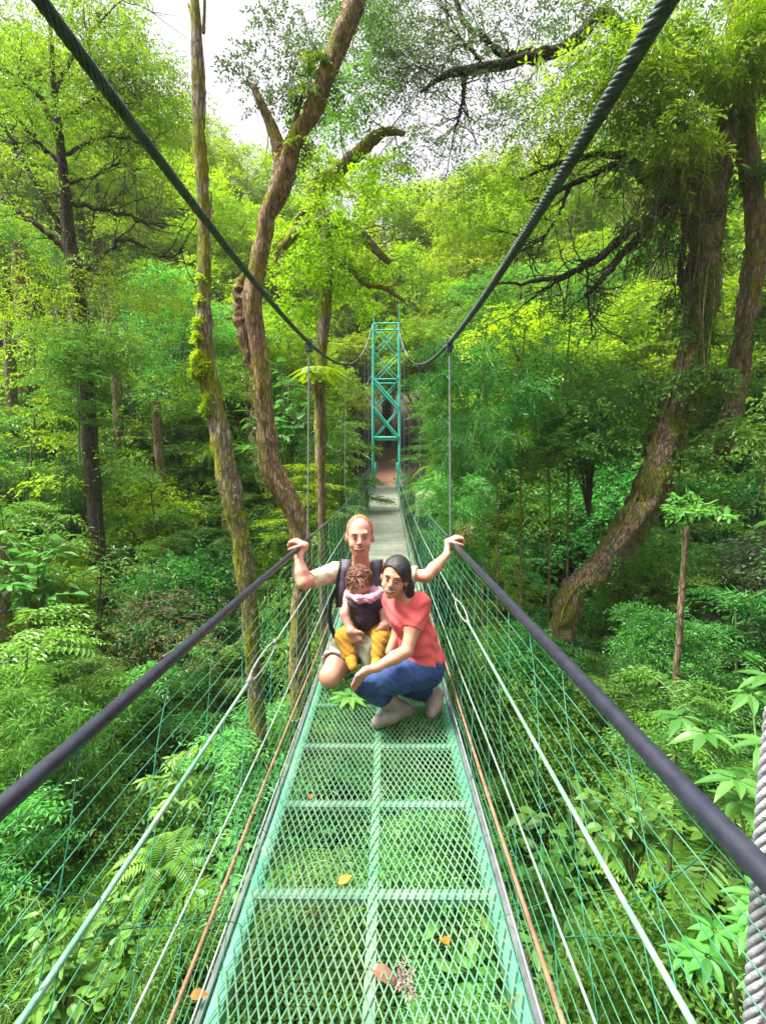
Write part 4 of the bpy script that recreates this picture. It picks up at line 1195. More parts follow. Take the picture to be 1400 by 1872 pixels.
# --- individually placed plants that the photo shows large
big = [
    ('broad', 1, 'mid', (110, 1770), 2.7, .42, 'cluster of broad leaves in the bottom left corner behind the net'),
    ('broad', 0, 'big', (430, 1590), 3.6, .40, 'pale broad leaves low between the forked trunk foot and the deck edge'),
    ('broad', 1, 'emer', (1010, 1620), 3.3, .45, 'dark broad leaves under the right net close to the deck edge'),
    ('broad', 0, 'mid', (1160, 1490), 3.6, .50, 'broad-leaved plant under the middle of the right handrail'),
    ('fern', 0, 'mid', (300, 1590), 3.6, .36, 'fern under the left pale rope below the rope eye'),
    ('palm', 0, 'big', (1395, 1470), 2.7, .8, 'pale whorled plant close outside the right handrail, beside the twisted hanger'),
    ('palm', 1, 'emer', (1365, 1760), 2.2, .62, 'dark glossy whorled plant low beside the twisted hanger'),
    ('broad', 0, 'mid', (225, 1690), 3.3, .42, 'broad heart-shaped leaves low under the left side net'),
    ('palm', 0, 'mid', (330, 1440), 4.2, .5, 'whorled plant under the left pale rope near the rope eye'),
    ('broad', 1, 'emer', (525, 760), 10.0, 1.25, 'large bluish broad leaves left of the left hanger'),
    ('broad', 0, 'big', (60, 1040), 8.5, 1.2, 'pale umbrella-leaved plant at the left edge under the feathery shrubs'),
    ('layer', 1, 'fern', (140, 720), 10.2, 1.0, 'bright feathery shrub hanging about the dark branching trunk'),
    ('layer', 0, 'fern', (622, 860), 13.0, 1.35, 'wide feathery shrub left of the tower foot'),
    ('layer', 2, 'lime', (560, 940), 8.8, .9, 'bright feathery shrub behind the forked trunk'),
    ('fine', 2, 'mid', (1080, 800), 9.0, 1.2, 'bushy small-leaved shrub between hanger and the massive tree'),
    ('fine', 0, 'emer', (1215, 1190), 6.4, .6, 'small mounded shrub right of the leaning trunk foot'),
    ('layer', 0, 'fern', (1230, 1390), 4.6, .8, 'light green feathery shrub below the right handrail'),
    ('bamboo', 0, 'emer', (856, 970), 6.4, .72, 'drooping thin-leaved bamboo beside the right hanger'),
    ('bamboo', 1, 'emer', (880, 760), 8.5, 1.25, 'bamboo thicket behind the right hanger'),
    ('bamboo', 2, 'fern', (815, 780), 12.5, 1.1, 'yellowish bamboo right of the tower'),
    ('bamboo', 1, 'deep', (850, 850), 7.4, .85, 'dark bamboo mass right of the couple'),
]
for kind, var, leaf, (px, py), Y, sc, label in big:
    tall = {'fine': 1.5, 'layer': 1.7, 'broad': 1.4, 'fern': .9, 'bamboo': 2.0, 'palm': 1.2}[kind]
    c = P(px, py, Y); c[2] -= tall * sc * .6
    put_plant(kind, var, leaf, c, rng.random() * 6.28, sc, label)
# ------------------------------------------------------------------ people: signed-distance bodies, one continuous surface each
class SDF:
    def __init__(s, lo, hi, h):
        s.lo = np.array(lo, float); s.h = h
        s.n = np.ceil((np.array(hi) - s.lo) / h).astype(int) + 1
        s.g = np.full(s.n, 1.0, np.float32)
    def _sub(s, c0, c1, pad):
        a = np.clip(np.floor((np.minimum(c0, c1) - pad - s.lo) / s.h).astype(int), 0, s.n - 1)
        b = np.clip(np.ceil((np.maximum(c0, c1) + pad - s.lo) / s.h).astype(int) + 1, 1, s.n)
        if np.any(b <= a): return None, None
        sl = tuple(slice(i, j) for i, j in zip(a, b))
        ax = [s.lo[i] + s.h * np.arange(a[i], b[i]) for i in range(3)]
        X = np.stack(np.meshgrid(*ax, indexing='ij'), -1)
        return sl, X
    def _mix(s, sl, d, k, op):
        g = s.g[sl]
        d = d.astype(np.float32)
        if op == 'sub':
            d = -d
            if k <= 0: s.g[sl] = np.maximum(g, d)
            else:
                hh = np.clip(.5 - .5 * (g - d) / k, 0, 1)
                s.g[sl] = g * (1 - hh) + d * hh + k * hh * (1 - hh)
        else:
            if k <= 0: s.g[sl] = np.minimum(g, d)
            else:
                hh = np.clip(.5 + .5 * (g - d) / k, 0, 1)
                s.g[sl] = g * (1 - hh) + d * hh - k * hh * (1 - hh)
    def cap(s, a, b, ra, rb=None, k=.02, op='add'):
        rb = ra if rb is None else rb
        a, b = np.asarray(a, float), np.asarray(b, float)
        sl, X = s._sub(a, b, max(ra, rb) + k + 2 * s.h)
        if sl is None: return
        ab = b - a
        t = np.clip(((X - a) @ ab) / max(ab @ ab, 1e-12), 0, 1)
        d = np.linalg.norm(X - a - t[..., None] * ab, axis=-1) - (ra + (rb - ra) * t)
        s._mix(sl, d, k, op)
    def chain(s, pts, rs, k=.02):
        for i in range(len(pts) - 1): s.cap(pts[i], pts[i + 1], rs[i], rs[i + 1], k)
    def ell(s, c, r, k=.02, R=None, op='add'):
        c, r = np.asarray(c, float), np.asarray(r, float)
        m = np.max(r)
        sl, X = s._sub(c, c, m + k + 2 * s.h)
        if sl is None: return
        q = X - c
        if R is not None: q = q @ R          # into local axes (R columns = local axes)
        k0 = np.linalg.norm(q / r, axis=-1); k1 = np.linalg.norm(q / (r * r), axis=-1)
        d = k0 * (k0 - 1) / np.maximum(k1, 1e-6)
        s._mix(sl, d, k, op)
    def plane(s, p, n, k=0.004):
        """keep the side the normal points away from"""
        n = norm(np.asarray(n, float))
        ax = [s.lo[i] + s.h * np.arange(s.n[i]) for i in range(3)]
        d = (ax[0][:, None, None] - p[0]) * n[0] + (ax[1][None, :, None] - p[1]) * n[1] + (ax[2][None, None] - p[2]) * n[2]
        s.g = np.maximum(s.g, d.astype(np.float32))
    def wrinkle(s, amp, f):
        ax = [s.lo[i] + s.h * np.arange(s.n[i]) for i in range(3)]
        X, Y, Z = ax[0][:, None, None], ax[1][None, :, None], ax[2][None, None]
        s.g = (s.g + amp * np.sin(f * (X * .6 + Z) + 2.5 * np.sin(f * .35 * (Y + X))) * np.sin(f * .5 * (Z - Y) + 1.3)).astype(np.float32)
    def mesh(s):
        g = s.g; nx, ny, nz = g.shape
        ins = g < 0
        c = np.zeros((nx - 1, ny - 1, nz - 1), np.int8)
        for i in (0, 1):
            for j in (0, 1):
                for k in (0, 1):
                    c += ins[i:nx - 1 + i, j:ny - 1 + j, k:nz - 1 + k]
        act = (c > 0) & (c < 8)
        I = np.argwhere(act)
        idx = np.full(act.shape, -1, np.int32); idx[act] = np.arange(len(I))
        off = np.array([[i, j, k] for i in (0, 1) for j in (0, 1) for k in (0, 1)])
        val = np.stack([g[I[:, 0] + o[0], I[:, 1] + o[1], I[:, 2] + o[2]] for o in off], 1)
        acc = np.zeros((len(I), 3)); cntv = np.zeros(len(I))
        for a in range(8):
            for b in range(a + 1, 8):
                if np.abs(off[a] - off[b]).sum() != 1: continue
                va, vb = val[:, a], val[:, b]
                m = (va < 0) != (vb < 0)
                t = np.where(m, va / np.where(m, va - vb, 1), 0)
                acc += np.where(m[:, None], off[a] + t[:, None] * (off[b] - off[a]), 0); cntv += m
        V = s.lo + s.h * (I + acc / cntv[:, None])
        F = []
        for ax in range(3):
            u, v = (ax + 1) % 3, (ax + 2) % 3
            sl0 = [slice(None)] * 3; sl1 = [slice(None)] * 3
            sl0[ax] = slice(0, -1); sl1[ax] = slice(1, None)
            e = ins[tuple(sl0)] != ins[tuple(sl1)]
            E = np.argwhere(e)
            ok = (E[:, u] > 0) & (E[:, v] > 0) & (E[:, u] < g.shape[u] - 1) & (E[:, v] < g.shape[v] - 1)
            E = E[ok]
            def ci(du, dv):
                q = E.copy(); q[:, u] -= du; q[:, v] -= dv
                return idx[q[:, 0], q[:, 1], q[:, 2]]
            quad = np.stack([ci(1, 1), ci(0, 1), ci(0, 0), ci(1, 0)], 1)
            flip = ~ins[tuple(E.T)]
            quad[flip] = quad[flip][:, ::-1]
            F.append(quad)
        return V, np.concatenate(F)
    def into(s, mb, smooth=1, mat=0):
        V, F = s.mesh()
        for _ in range(smooth):       # light Laplacian smoothing
            acc = np.zeros_like(V); ct = np.zeros(len(V))
            for a, b in ((0, 1), (1, 2), (2, 3), (3, 0)):
                np.add.at(acc, F[:, a], V[F[:, b]]); np.add.at(acc, F[:, b], V[F[:, a]])
                np.add.at(ct, F[:, a], 1); np.add.at(ct, F[:, b], 1)
            V = V * .5 + .5 * acc / ct[:, None]
        mb.add(V, F, .5, mat)

def skin(name, c, c2):
    m, nt, out = newmat(name)
    b = N_(nt, 'ShaderNodeBsdfPrincipled'); b.inputs['Roughness'].default_value = .5
    tc = N_(nt, 'ShaderNodeTexCoord'); no = N_(nt, 'ShaderNodeTexNoise'); no.inputs['Scale'].default_value = 14; no.inputs['Detail'].default_value = 4
    nt.links.new(tc.outputs['Object'], no.inputs['Vector'])
    nt.links.new(ramp(nt, no.outputs['Fac'], [(.35, c), (.65, c2)]), b.inputs['Base Color'])
    b.inputs['Subsurface Weight'].default_value = .15; b.inputs['Subsurface Radius'].default_value = (.02, .008, .004); b.inputs['Subsurface Scale'].default_value = .5
    nt.links.new(b.outputs[0], out.inputs[0])
    return m
M['skin_m'] = skin('fair_skin', (.56, .245, .165), (.62, .31, .215))
M['skin_w'] = skin('warm_skin', (.54, .235, .145), (.60, .285, .18))
M['skin_b'] = skin('child_skin', (.42, .21, .14), (.48, .26, .18))
M['hair_red'] = simple('reddish_hair', (.32, .125, .05), (.40, .17, .075), .6, 30, .5, 120, stretch=(1, 1, .3))
M['hair_black'] = simple('black_hair', (.010, .009, .010), (.035, .03, .032), .42, 40, .35, 160, spec=.4, stretch=(1, 1, .25))
M['hair_brown'] = simple('brown_curly_hair', (.05, .022, .015), (.20, .08, .04), .6, 26, 1.0, 60)
M['coral'] = simple('coral_cotton', (.62, .085, .085), (.70, .12, .115), .85, 6, .25, 90)
M['jeans'] = simple('blue_denim', (.018, .045, .14), (.036, .085, .23), .85, 10, .3, 220)
M['boot'] = simple('grey_boot_leather', (.21, .18, .16), (.30, .265, .24), .6, 12, .2, 90)
M['sole'] = simple('pale_boot_sole', (.30, .23, .16), (.38, .30, .21), .8, 20)
M['cream'] = simple('cream_cotton', (.52, .42, .28), (.60, .50, .36), .9, 8, .2, 80)
M['mauve'] = simple('striped_mauve_cotton', (.20, .13, .14), (.33, .24, .25), .9, 10, .2, 80, stretch=(6, 1, .4))
M['khaki'] = simple('olive_shorts_cloth', (.13, .125, .075), (.20, .185, .12), .9, 8, .3, 80)
M['palegrey'] = simple('pale_grey_lining', (.36, .42, .45), (.48, .53, .55), .9, 8, .2, 80)
M['plum'] = simple('dark_plum_padding', (.030, .022, .035), (.055, .040, .055), .75, 8, .35, 140)
M['charcoal'] = simple('charcoal_webbing', (.06, .055, .075), (.10, .09, .12), .8, 14, .3, 160)
M['black'] = simple('black_webbing', (.008, .008, .010), (.016, .016, .018), .7, 20)
M['pink'] = simple('pink_cotton', (.52, .24, .30), (.62, .34, .40), .9, 9, .3, 80)
M['mustard'] = simple('mustard_cotton', (.34, .17, .012), (.42, .23, .02), .9, 9, .3, 80)
M['eye_white'] = simple('eye_white', (.62, .60, .57), None, .25, 5)
M['iris'] = simple('dark_iris', (.018, .012, .010), None, .2, 5)
M['lip_m'] = simple('lip', (.30, .075, .06), None, .45, 5)
M['tooth'] = simple('teeth_white', (.50, .45, .41), None, .3, 5)
M['brow'] = simple('brown_brow', (.12, .05, .025), None, .8, 20)
M['brow_d'] = simple('dark_brow', (.02, .014, .012), None, .8, 20)

def axes(face, tilt=0.0):
    """columns: local x (viewer's right), y (face forward), z (up)"""
    f = norm(np.asarray(face, float)); z = np.array([0, 0, 1.0]); x = norm(np.cross(z, f))
    z = np.cross(f, -x) if False else norm(np.cross(f, x)) 
    if z[2] < 0: z = -z
    c, s = math.cos(tilt), math.sin(tilt)
    x, z = x * c + z * s, z * c - x * s
    return np.stack([x, f, z], 1)

def head(S, c, R, k=1.0, fem=False):
    W_ = lambda p: np.asarray(c) + R @ (np.asarray(p, float) * k)
    e = lambda p, r, kk=.015, op='add': S.ell(W_(p), np.array(r) * k, kk * k, R, op)
    cp = lambda a, b, ra, rb, kk=.012, op='add': S.cap(W_(a), W_(b), ra * k, rb * k, kk * k, op)
    e((0, -.012, .03), (.074, .094, .090), .0)
    e((0, .012, -.022), (.064, .076, .086), .02)
    e((0, .036, -.078), (.042 if fem else .050, .044, .036), .028)
    e((0, .060, -.100), (.020 if fem else .026, .020, .016), .02)
    for s in (-1, 1):
        e((s * .034, .056, -.036), (.026, .022, .022), .02)
        e((s * .0765, -.006, -.012), (.010, .021, .031), .008)
        e((s * .0755, -.002, -.008), (.006, .012, .018), .006)
    cp((-.034, .076, .024), (.034, .076, .024), .012, .012, .018)
    for s in (-1, 1): e((s * .030, .0965, .002), (.016, .010, .008), .010, 'sub')
    cp((0, .084, .010), (0, .102, -.026), .008, .012, .012)
    for s in (-1, 1): e((s * .010, .094, -.030), (.008, .009, .007), .008)
    e((0, .084, -.060), (.032, .010, .014), .014)
    for s in (-1, 1): e((s * .041, .062, -.044), (.014, .016, .013), .012)      # open smile
    return W_

def face_bits(parent, W_, R, k, brow, lip, fem=False):
    for s in (-1, 1):
        S = SDF(W_((s * .03, .08, .003)) - .03, W_((s * .03, .08, .003)) + .03, .0022)
        S.ell(W_((s * .030, .0790, .002)), np.array([.0135, .011, .0050]) * k, 0, R)
        mb = MB(); S.into(mb, 0); ey = mb.build('eye', M['eye_white'], parent)
        S = SDF(W_((s * .03, .08, .003)) - .03, W_((s * .03, .08, .003)) + .03, .0018)
        S.ell(W_((s * .030, .0855, .002)), np.array([.0060, .0050, .0052]) * k, 0, R)
        mb = MB(); S.into(mb, 0); mb.build('iris', M['iris'], ey)
        mb = MB(); pts = [W_((s * x, y, z)) for x, y, z in ((.013, .090, .0205), (.030, .0905, .0265), (.048, .080, .0205))]
        tube(mb, resample(pts, 9), np.array([.0019, .0023, .0026, .0027, .0026, .0023, .002, .0015, .001]) * k, 6); mb.build('eyebrow', M[brow], parent)
        mb = MB(); pts = [W_((s * x, y, z)) for x, y, z in ((.014, .0885, .004), (.030, .0925, .0105), (.046, .082, .003))]
        tube(mb, resample(pts, 9), .0013 * k, 5); mb.build('eyelid', M['brow_d' if fem else 'brow'], parent)
    for s in (-1, 1):
        S = SDF(W_((s * .008, .098, -.036)) - .02, W_((s * .008, .098, -.036)) + .02, .0018); S.ell(W_((s * .0075, .0985, -.0370)), np.array([.0048, .005, .0028]) * k, 0, R); mb = MB(); S.into(mb, 0); mb.build('nostril_shade', M['lip_m'], parent)  # small dark blobs standing in for the shade inside the nostrils
    arc = lambda dz, dy, w: [W_((x * w, .0950 + dy - 9.0 * (x * w) ** 2, -.0600 + dz + 5.5 * (x * w) ** 2)) for x in np.linspace(-1, 1, 13)]
    mb = MB(); p = arc(-.0004, -.0030, .031)
    for i in range(12):
        pass
    tube(mb, p, np.concatenate([[.002], np.full(11, .0066), [.002]]) * k, 6); mb.build('teeth', M['tooth'], parent)
    for dz, r in ((.0080, .0034), (-.0078, .0046)):
        mb = MB(); tube(mb, arc(dz, .001, .037), np.concatenate([[.001], np.linspace(.4, 1, 6), np.linspace(.9, .4, 5), [.3]]) ** 1 * r * k if False else r * k * np.sin(np.linspace(.25, math.pi - .25, 13)), 6); mb.build('lip', M[lip], parent)

def hand(S, wrist, palm_c, fdir, across, nrm, curl, r=.0085, L=1.0, thumb=1):
    """palm plus five fingers. fdir: knuckle direction; across: towards the thumb side; nrm: back of the hand; curl in radians per joint"""
    f, a, n = norm(np.asarray(fdir, float)), norm(np.asarray(across, float)), norm(np.asarray(nrm, float))
    pc = np.asarray(palm_c, float)
    for q in (-.026, -.009, .009, .026):
        S.cap(pc - f * .035 + a * q * .6, pc + f * .035 + a * q, .0135, .0115, .012)
    S.cap(wrist, pc - f * .03, .023, .021, .02)
    for q, ln in ((.030, .070), (.010, .080), (-.010, .074), (-.029, .058)):
        p = pc + f * .040 + a * q; d = f.copy(); ang = 0
        seg = np.array([.45, .32, .23]) * ln * L
        rr = [r * 1.08, r, r * .9, r * .75]
        for j in range(3):
            ang += curl[j]
            d = f * math.cos(ang) - n * math.sin(ang)
            e = p + d * seg[j] + a * q * .02
            S.cap(p, e, rr[j], rr[j + 1], .004)
            p = e
    # thumb leaves the side of the palm near its base
    p0 = pc - f * .015 + a * .030; p1 = p0 + (a * .030 + f * .020 - n * .012) * L; p2 = p1 + (f * .022 + a * .006 - n * .018) * L; p3 = p2 + (f * .014 - n * .016) * L
    S.cap(pc - f * .02 + a * .012, p0, .016, .014, .012); S.cap(p0, p1, .0125, .0105, .008); S.cap(p1, p2, .0105, .0095, .004); S.cap(p2, p3, .0095, .0075, .004)

DZ = deck_z(3.4) + .006
# ============================================================ man kneeling
man = empty('person', (-.18, 3.5, DZ), 'bald man kneeling with a child strapped to his chest, arms spread to both handrails', 'person')
mk = dict(
    pel=[-.17, 3.58, .19], belly=[-.17, 3.55, .38], chest=[-.17, 3.50, .58],
    shL=np.array([-.355, 3.48, .695]), elL=np.array([-.545, 3.30, .655]), wrL=np.array([-.592, 3.375, .815]),
    shR=np.array([.015, 3.48, .695]), elR=np.array([.275, 3.42, .675]), wrR=np.array([.425, 3.53, .805]))
RL = P(545, 993, 3.42); RL[0] = rail_pts(3.42, 3.43, 2, -1)[0][0]; RL[2] = rail_z(3.42)
RRr = rail_pts(3.60, 3.61, 2, 1)[0]
HC = np.array([-.176, 3.335, .962]); HR = axes((.06, -1, -.04), .02); HK = 1.13
S = SDF((-.74, 2.95, -.10), (.62, 3.98, 1.16), .0052)
v = mk
S.ell(v['pel'], (.165, .125, .115), .0); S.ell(v['belly'], (.148, .105, .14), .06); S.ell(v['chest'], (.168, .108, .15), .06)
S.cap(v['shL'], v['shR'], .060, .060, .05)
S.cap((-.172, 3.49, .70), (-.176, 3.375, .87), .062, .054, .04)
for s in ('L', 'R'):
    S.chain([v['sh' + s], (v['sh' + s] * .55 + v['el' + s] * .45) + [0, 0, -.003], v['el' + s]], [.056, .050, .040], .03)
    S.chain([v['el' + s], v['el' + s] * .62 + v['wr' + s] * .38, v['wr' + s]], [.041, .043, .026], .02)
# legs: kneeling, thighs forward, shins back along the deck
kn = {'L': np.array([-.365, 3.245, .045]), 'R': np.array([-.02, 3.25, .04])}
hp = {'L': np.array([-.245, 3.57, .16]), 'R': np.array([-.09, 3.57, .16])}
for s in ('L', 'R'):
    S.chain([hp[s], hp[s] * .5 + kn[s] * .5 + [0, 0, .02], kn[s]], [.105, .092, .072], .04)
    S.ell(kn[s] + [0, -.012, -.005], (.066, .062, .066), .03)
    an = kn[s] + np.array([.03 if s == 'L' else -.02, .40, -.055]); 
    S.chain([kn[s] + [0, .02, -.01], kn[s] * .6 + an * .4 + [0, 0, .012], an], [.062, .056, .036], .03)
    S.chain([an, an + [0, .07, -.012], an + [0, .12, -.015]], [.036, .034, .026], .02)
# hands round the rails
for (wr, rail, sx) in ((v['wrL'], RL, -1), (v['wrR'], RRr, 1)):
    pc = rail + np.array([-sx * .022, -.004, .036]) * 1.0
    up = norm(pc - wr); 
    f = norm(np.array([sx * .80, .12, .38])); n_ = norm(np.array([-sx * .42, -.25, .9])); n_ = norm(n_ - f * (n_ @ f)); a_ = np.cross(f, n_) * 1.0
    if a_[1] > 0: a_ = -a_
    hand(S, wr, pc, f, a_, n_, (.55, 1.0, .75), r=.0098, L=1.1)
W_m = head(S, HC, HR, HK)
mb = MB(); S.into(mb, 1); mb.build('body', M['skin_m'], man)
face_bits(man, W_m, HR, HK, 'brow', 'lip_m')
# hair fringe: short, over the sides and back
S = SDF(HC - .15, HC + .17, .004)
S.ell(W_m((0, -.014, .031)), np.array([.0785, .097, .0945]) * HK, 0, HR)
q = SDF(HC - .15, HC + .17, .004)
S.ell(W_m((0, .074, .042)), np.array([.068, .100, .079]) * HK, .008, HR, 'sub')
S.ell(W_m((0, .09, -.06)), np.array([.074, .092, .11]) * HK, .01, HR, 'sub')
S.plane(W_m((0, 0, -.055)), HR @ np.array([0, .5, -1.0]))
S.wrinkle(.0012, 260)
mb = MB(); S.into(mb, 0); mb.build('hair', M['hair_red'], man)
# cream t-shirt
S = SDF((-.62, 3.2, .15), (.34, 3.75, .86), .0055)
S.ell(v['pel'], (.175, .135, .12), .0); S.ell(v['belly'], (.158, .115, .15), .06); S.ell(v['chest'], (.176, .117, .155), .06)
S.cap(v['shL'], v['shR'], .068, .068, .05)
for s, f in (('L', .78), ('R', .74)):
    e = v['sh' + s] * (1 - f) + v['el' + s] * f
    S.cap(v['sh' + s], e, .066, .060, .03)
    S.plane(e, e - v['sh' + s])
    e2 = v['sh' + s] * (1 - f) + v['el' + s] * f
S.ell((-.174, 3.405, .80), (.070, .095, .095), .01, None, 'sub')
S.wrinkle(.004, 60)
mb = MB(); S.into(mb, 1); mb.build('shirt', M['cream'], man)
# striped mauve inner panel and charcoal carrier straps
def on_chest(x, z, lift=.0):
    """front of the clothed chest at this x,z"""
    c = np.array(v['chest']); u = 1 - ((x - c[0]) / .180) ** 2 - ((z - c[2]) / .24) ** 2
    return np.array([x, c[1] - .122 * math.sqrt(max(u, .03)) - lift, z])
def ribbon(name, pts, w, th, mat, parent, across=(1, 0, 0)):
    p = resample(pts, 30); T = norm(np.gradient(p, axis=0)); mb = MB()
    A = norm(np.asarray(across, float) - T * (T @ np.asarray(across, float))[:, None]); Nn = np.cross(A, T)
    prof = [(-1, -.6), (-.8, 1), (.8, 1), (1, -.6)]
    V = np.stack([p + A * w / 2 * a + Nn * th * b for a, b in prof], 1)
    n = len(p); i = np.arange(n - 1)[:, None] * 4; j = np.arange(4)[None]
    F = np.stack([i + j, i + (j + 1) % 4, i + 4 + (j + 1) % 4, i + 4 + j], -1).reshape(-1, 4)
    mb.add(V.reshape(-1, 3), F); mb.add(V[0], [[0, 1, 2, 3]]); mb.add(V[-1], [[3, 2, 1, 0]])
    return mb.build(name, M[mat], parent)
S = SDF((-.36, 3.25, .25), (.02, 3.6, .80), .005)
S.ell(v['belly'], (.150, .125, .16), .0); S.ell(v['chest'], (.150, .130, .17), .06)
S.plane((0, 3.47, 0), (0, 1, 0)); S.plane((0, 0, .70), (0, 0, 1))
S.ell((-.174, 3.36, .78), (.07, .10, .12), .01, None, 'sub')
S.wrinkle(.003, 90)
mb = MB(); S.into(mb, 1); mb.build('inner_panel', M['mauve'], man)
for sx in (-1, 1):
    x0 = -.174 + sx * .105
    pts = [(x0 - sx * .0, 3.57, .72), (x0, 3.49, .775), (x0 - sx * .002, 3.405, .735), on_chest(x0 + sx * .012, .66, .016), on_chest(x0 + sx * .02, .56, .018), on_chest(x0 + sx * .02, .46, .016)]
    st = ribbon('carrier_strap', pts, .072, .010, 'charcoal', man)
    ribbon('strap_webbing', [np.array(p) + [sx * .040, -.004, .002] for p in pts], .014, .009, 'black', st)
    # side strap hanging loose by the flank
    ribbon('side_strap', [on_chest(x0 + sx * .045, .62, .015), (-.172 + sx * .205, 3.44, .50), (-.172 + sx * .215, 3.42, .36), (-.172 + sx * .18, 3.44, .24)], .045, .008, 'black', man, (.3, 1, 0))
# shorts with a pale lining at the raised hem
S = SDF((-.52, 3.0, -.05), (.16, 3.78, .36), .0055)
S.ell(v['pel'], (.182, .145, .125), .0)
for s in ('L', 'R'):
    m_ = hp[s] * .5 + kn[s] * .5 + [0, 0, .02]; e = m_ * .62 + kn[s] * .38
    S.chain([hp[s], m_, e], [.122, .112, .106], .04)
    S.plane(e + (kn[s] - hp[s]) * (.0 if s == 'L' else .25), kn[s] - m_) if s == 'L' else None
S.plane((0, 0, .335), (0, 0, 1)); S.wrinkle(.005, 55)
S.ell((-.172, 3.20, .12), (.05, .12, .12), .02, None, 'sub')
mb = MB(); S.into(mb, 1); sh = mb.build('shorts', M['khaki'], man)
m_ = hp['L'] * .5 + kn['L'] * .5 + [0, 0, .02]; e = m_ * .62 + kn['L'] * .38; ax_ = norm(kn['L'] - m_)
S = SDF(e - .18, e + .18, .005)
S.cap(e - ax_ * .07, e + ax_ * .03, .116, .114, .0); S.cap(e - ax_ * .2, e + ax_ * .2, .098, .094, .0, 'sub'); S.plane(e + ax_ * .012, ax_); S.plane(e - ax_ * .045, -ax_); S.wrinkle(.004, 60)
mb = MB(); S.into(mb, 1); mb.build('hem_lining', M['palegrey'], sh)
# dark shoes behind
for s in ('L', 'R'):
    an = kn[s] + np.array([.03 if s == 'L' else -.02, .40, -.055])
    S = SDF(an - .12, an + [.12, .26, .12], .006); S.cap(an + [0, .02, -.004], an + [0, .15, -.012], .045, .038, 0); S.plane((0, 0, DZ + .002), (0, 0, -1)); mb = MB(); S.into(mb, 1); mb.build('shoe', M['charcoal'], man)

# ============================================================ child in the carrier
kid = empty('person', (-.14, 3.2, .3), 'small brown-haired child in a pink top and mustard trousers, carried on the man\'s chest', 'person')
CH = np.array([-.172, 3.155, .700])
S = SDF((-.34, 2.92, .14), (.08, 3.42, .84), .0048)
S.ell((-.135, 3.25, .52), (.090, .075, .115), 0); S.ell((-.135, 3.26, .40), (.085, .075, .08), .04)
S.cap((-.205, 3.22, .595), (-.065, 3.22, .595), .045, .045, .03); S.cap((-.15, 3.21, .60), CH, .042, .042, .03)
S.ell(CH, (.072, .078, .082), .02); S.ell(CH + [0, -.03, -.045], (.055, .05, .045), .03)
aL = [np.array(q) for q in ((-.225, 3.20, .600), (-.262, 3.12, .495), (-.222, 3.075, .405))]
aR = [np.array(q) for q in ((-.055, 3.20, .600), (-.015, 3.14, .50), (-.012, 3.10, .43))]
S.chain(aL, [.033, .029, .021], .012); S.chain(aR, [.033, .029, .021], .012)
hand(S, aL[2], aL[2] + np.array([.022, -.012, -.030]), (.5, -.1, -.8), (.8, -.3, .4), (-.3, -1, 0), (.35, .5, .4), r=.0070, L=.55)
hand(S, aR[2], aR[2] + np.array([.0, -.012, -.030]), (.05, -.1, -.9), (-.9, -.3, 0), (.3, -1, 0), (.35, .5, .4), r=.0070, L=.55)
lg = {'L': [np.array(q) for q in ((-.195, 3.24, .385), (-.262, 3.12, .345), (-.232, 3.07, .255), (-.212, 3.03, .225))], 'R': [np.array(q) for q in ((-.075, 3.24, .385), (-.028, 3.10, .35), (-.050, 3.05, .25), (-.06, 3.0, .215))]}
for s in 'LR': S.chain(lg[s], [.050, .043, .030, .022], .015)
mb = MB(); S.into(mb, 1); mb.build('body', M['skin_b'], kid)
# curly hair: bumpy cap with loose curls
S = SDF(CH - .15, CH + .15, .004)
S.ell(CH + [0, .012, .014], (.077, .083, .080), 0)
for _ in range(170):
    u = runit(1)[0]
    if u[2] < -.55 or (u[1] < -.35 and u[2] < -.12): continue
    c0 = CH + [0, .012, .014] + u * [.076, .083, .079]; S.ell(c0, np.array([.013, .013, .011]) * rng.uniform(.7, 1.25), .006)
mb = MB(); S.into(mb, 0); hr = mb.build('hair', M['hair_brown'], kid)
mb = MB()
for _ in range(120):
    u = runit(1)[0]; u[1] = -abs(u[1]) * .8
    if u[2] < -.35: continue
    b0 = CH + [0, .012, .014] + norm(u) * [.083, .089, .087]; h = np.linspace(0, 1, 9)
    t1 = norm(np.cross(u, runit(1)[0])); t2 = np.cross(u, t1); tw = rng.uniform(5, 9)
    tube(mb, b0 + np.outer(h, [0, -.01, -.04]) + .010 * (np.cos(tw * h)[:, None] * t1 + np.sin(tw * h)[:, None] * t2), .0028, 4)
mb.build('curls', M['hair_brown'], hr)
for s, off in ((-1, (-.03, .0)), (1, (.03, .0))):
    S2 = SDF(CH + [s * .028, -.08, -.02] - np.array([.03] * 3), CH + [s * .028, -.08, -.02] + np.array([.03] * 3), .003); S2.ell(CH + [s * .028, -.078, -.022], (.010, .006, .004), 0); mb = MB(); S2.into(mb, 0); mb.build('eye', M['brow_d'], kid)
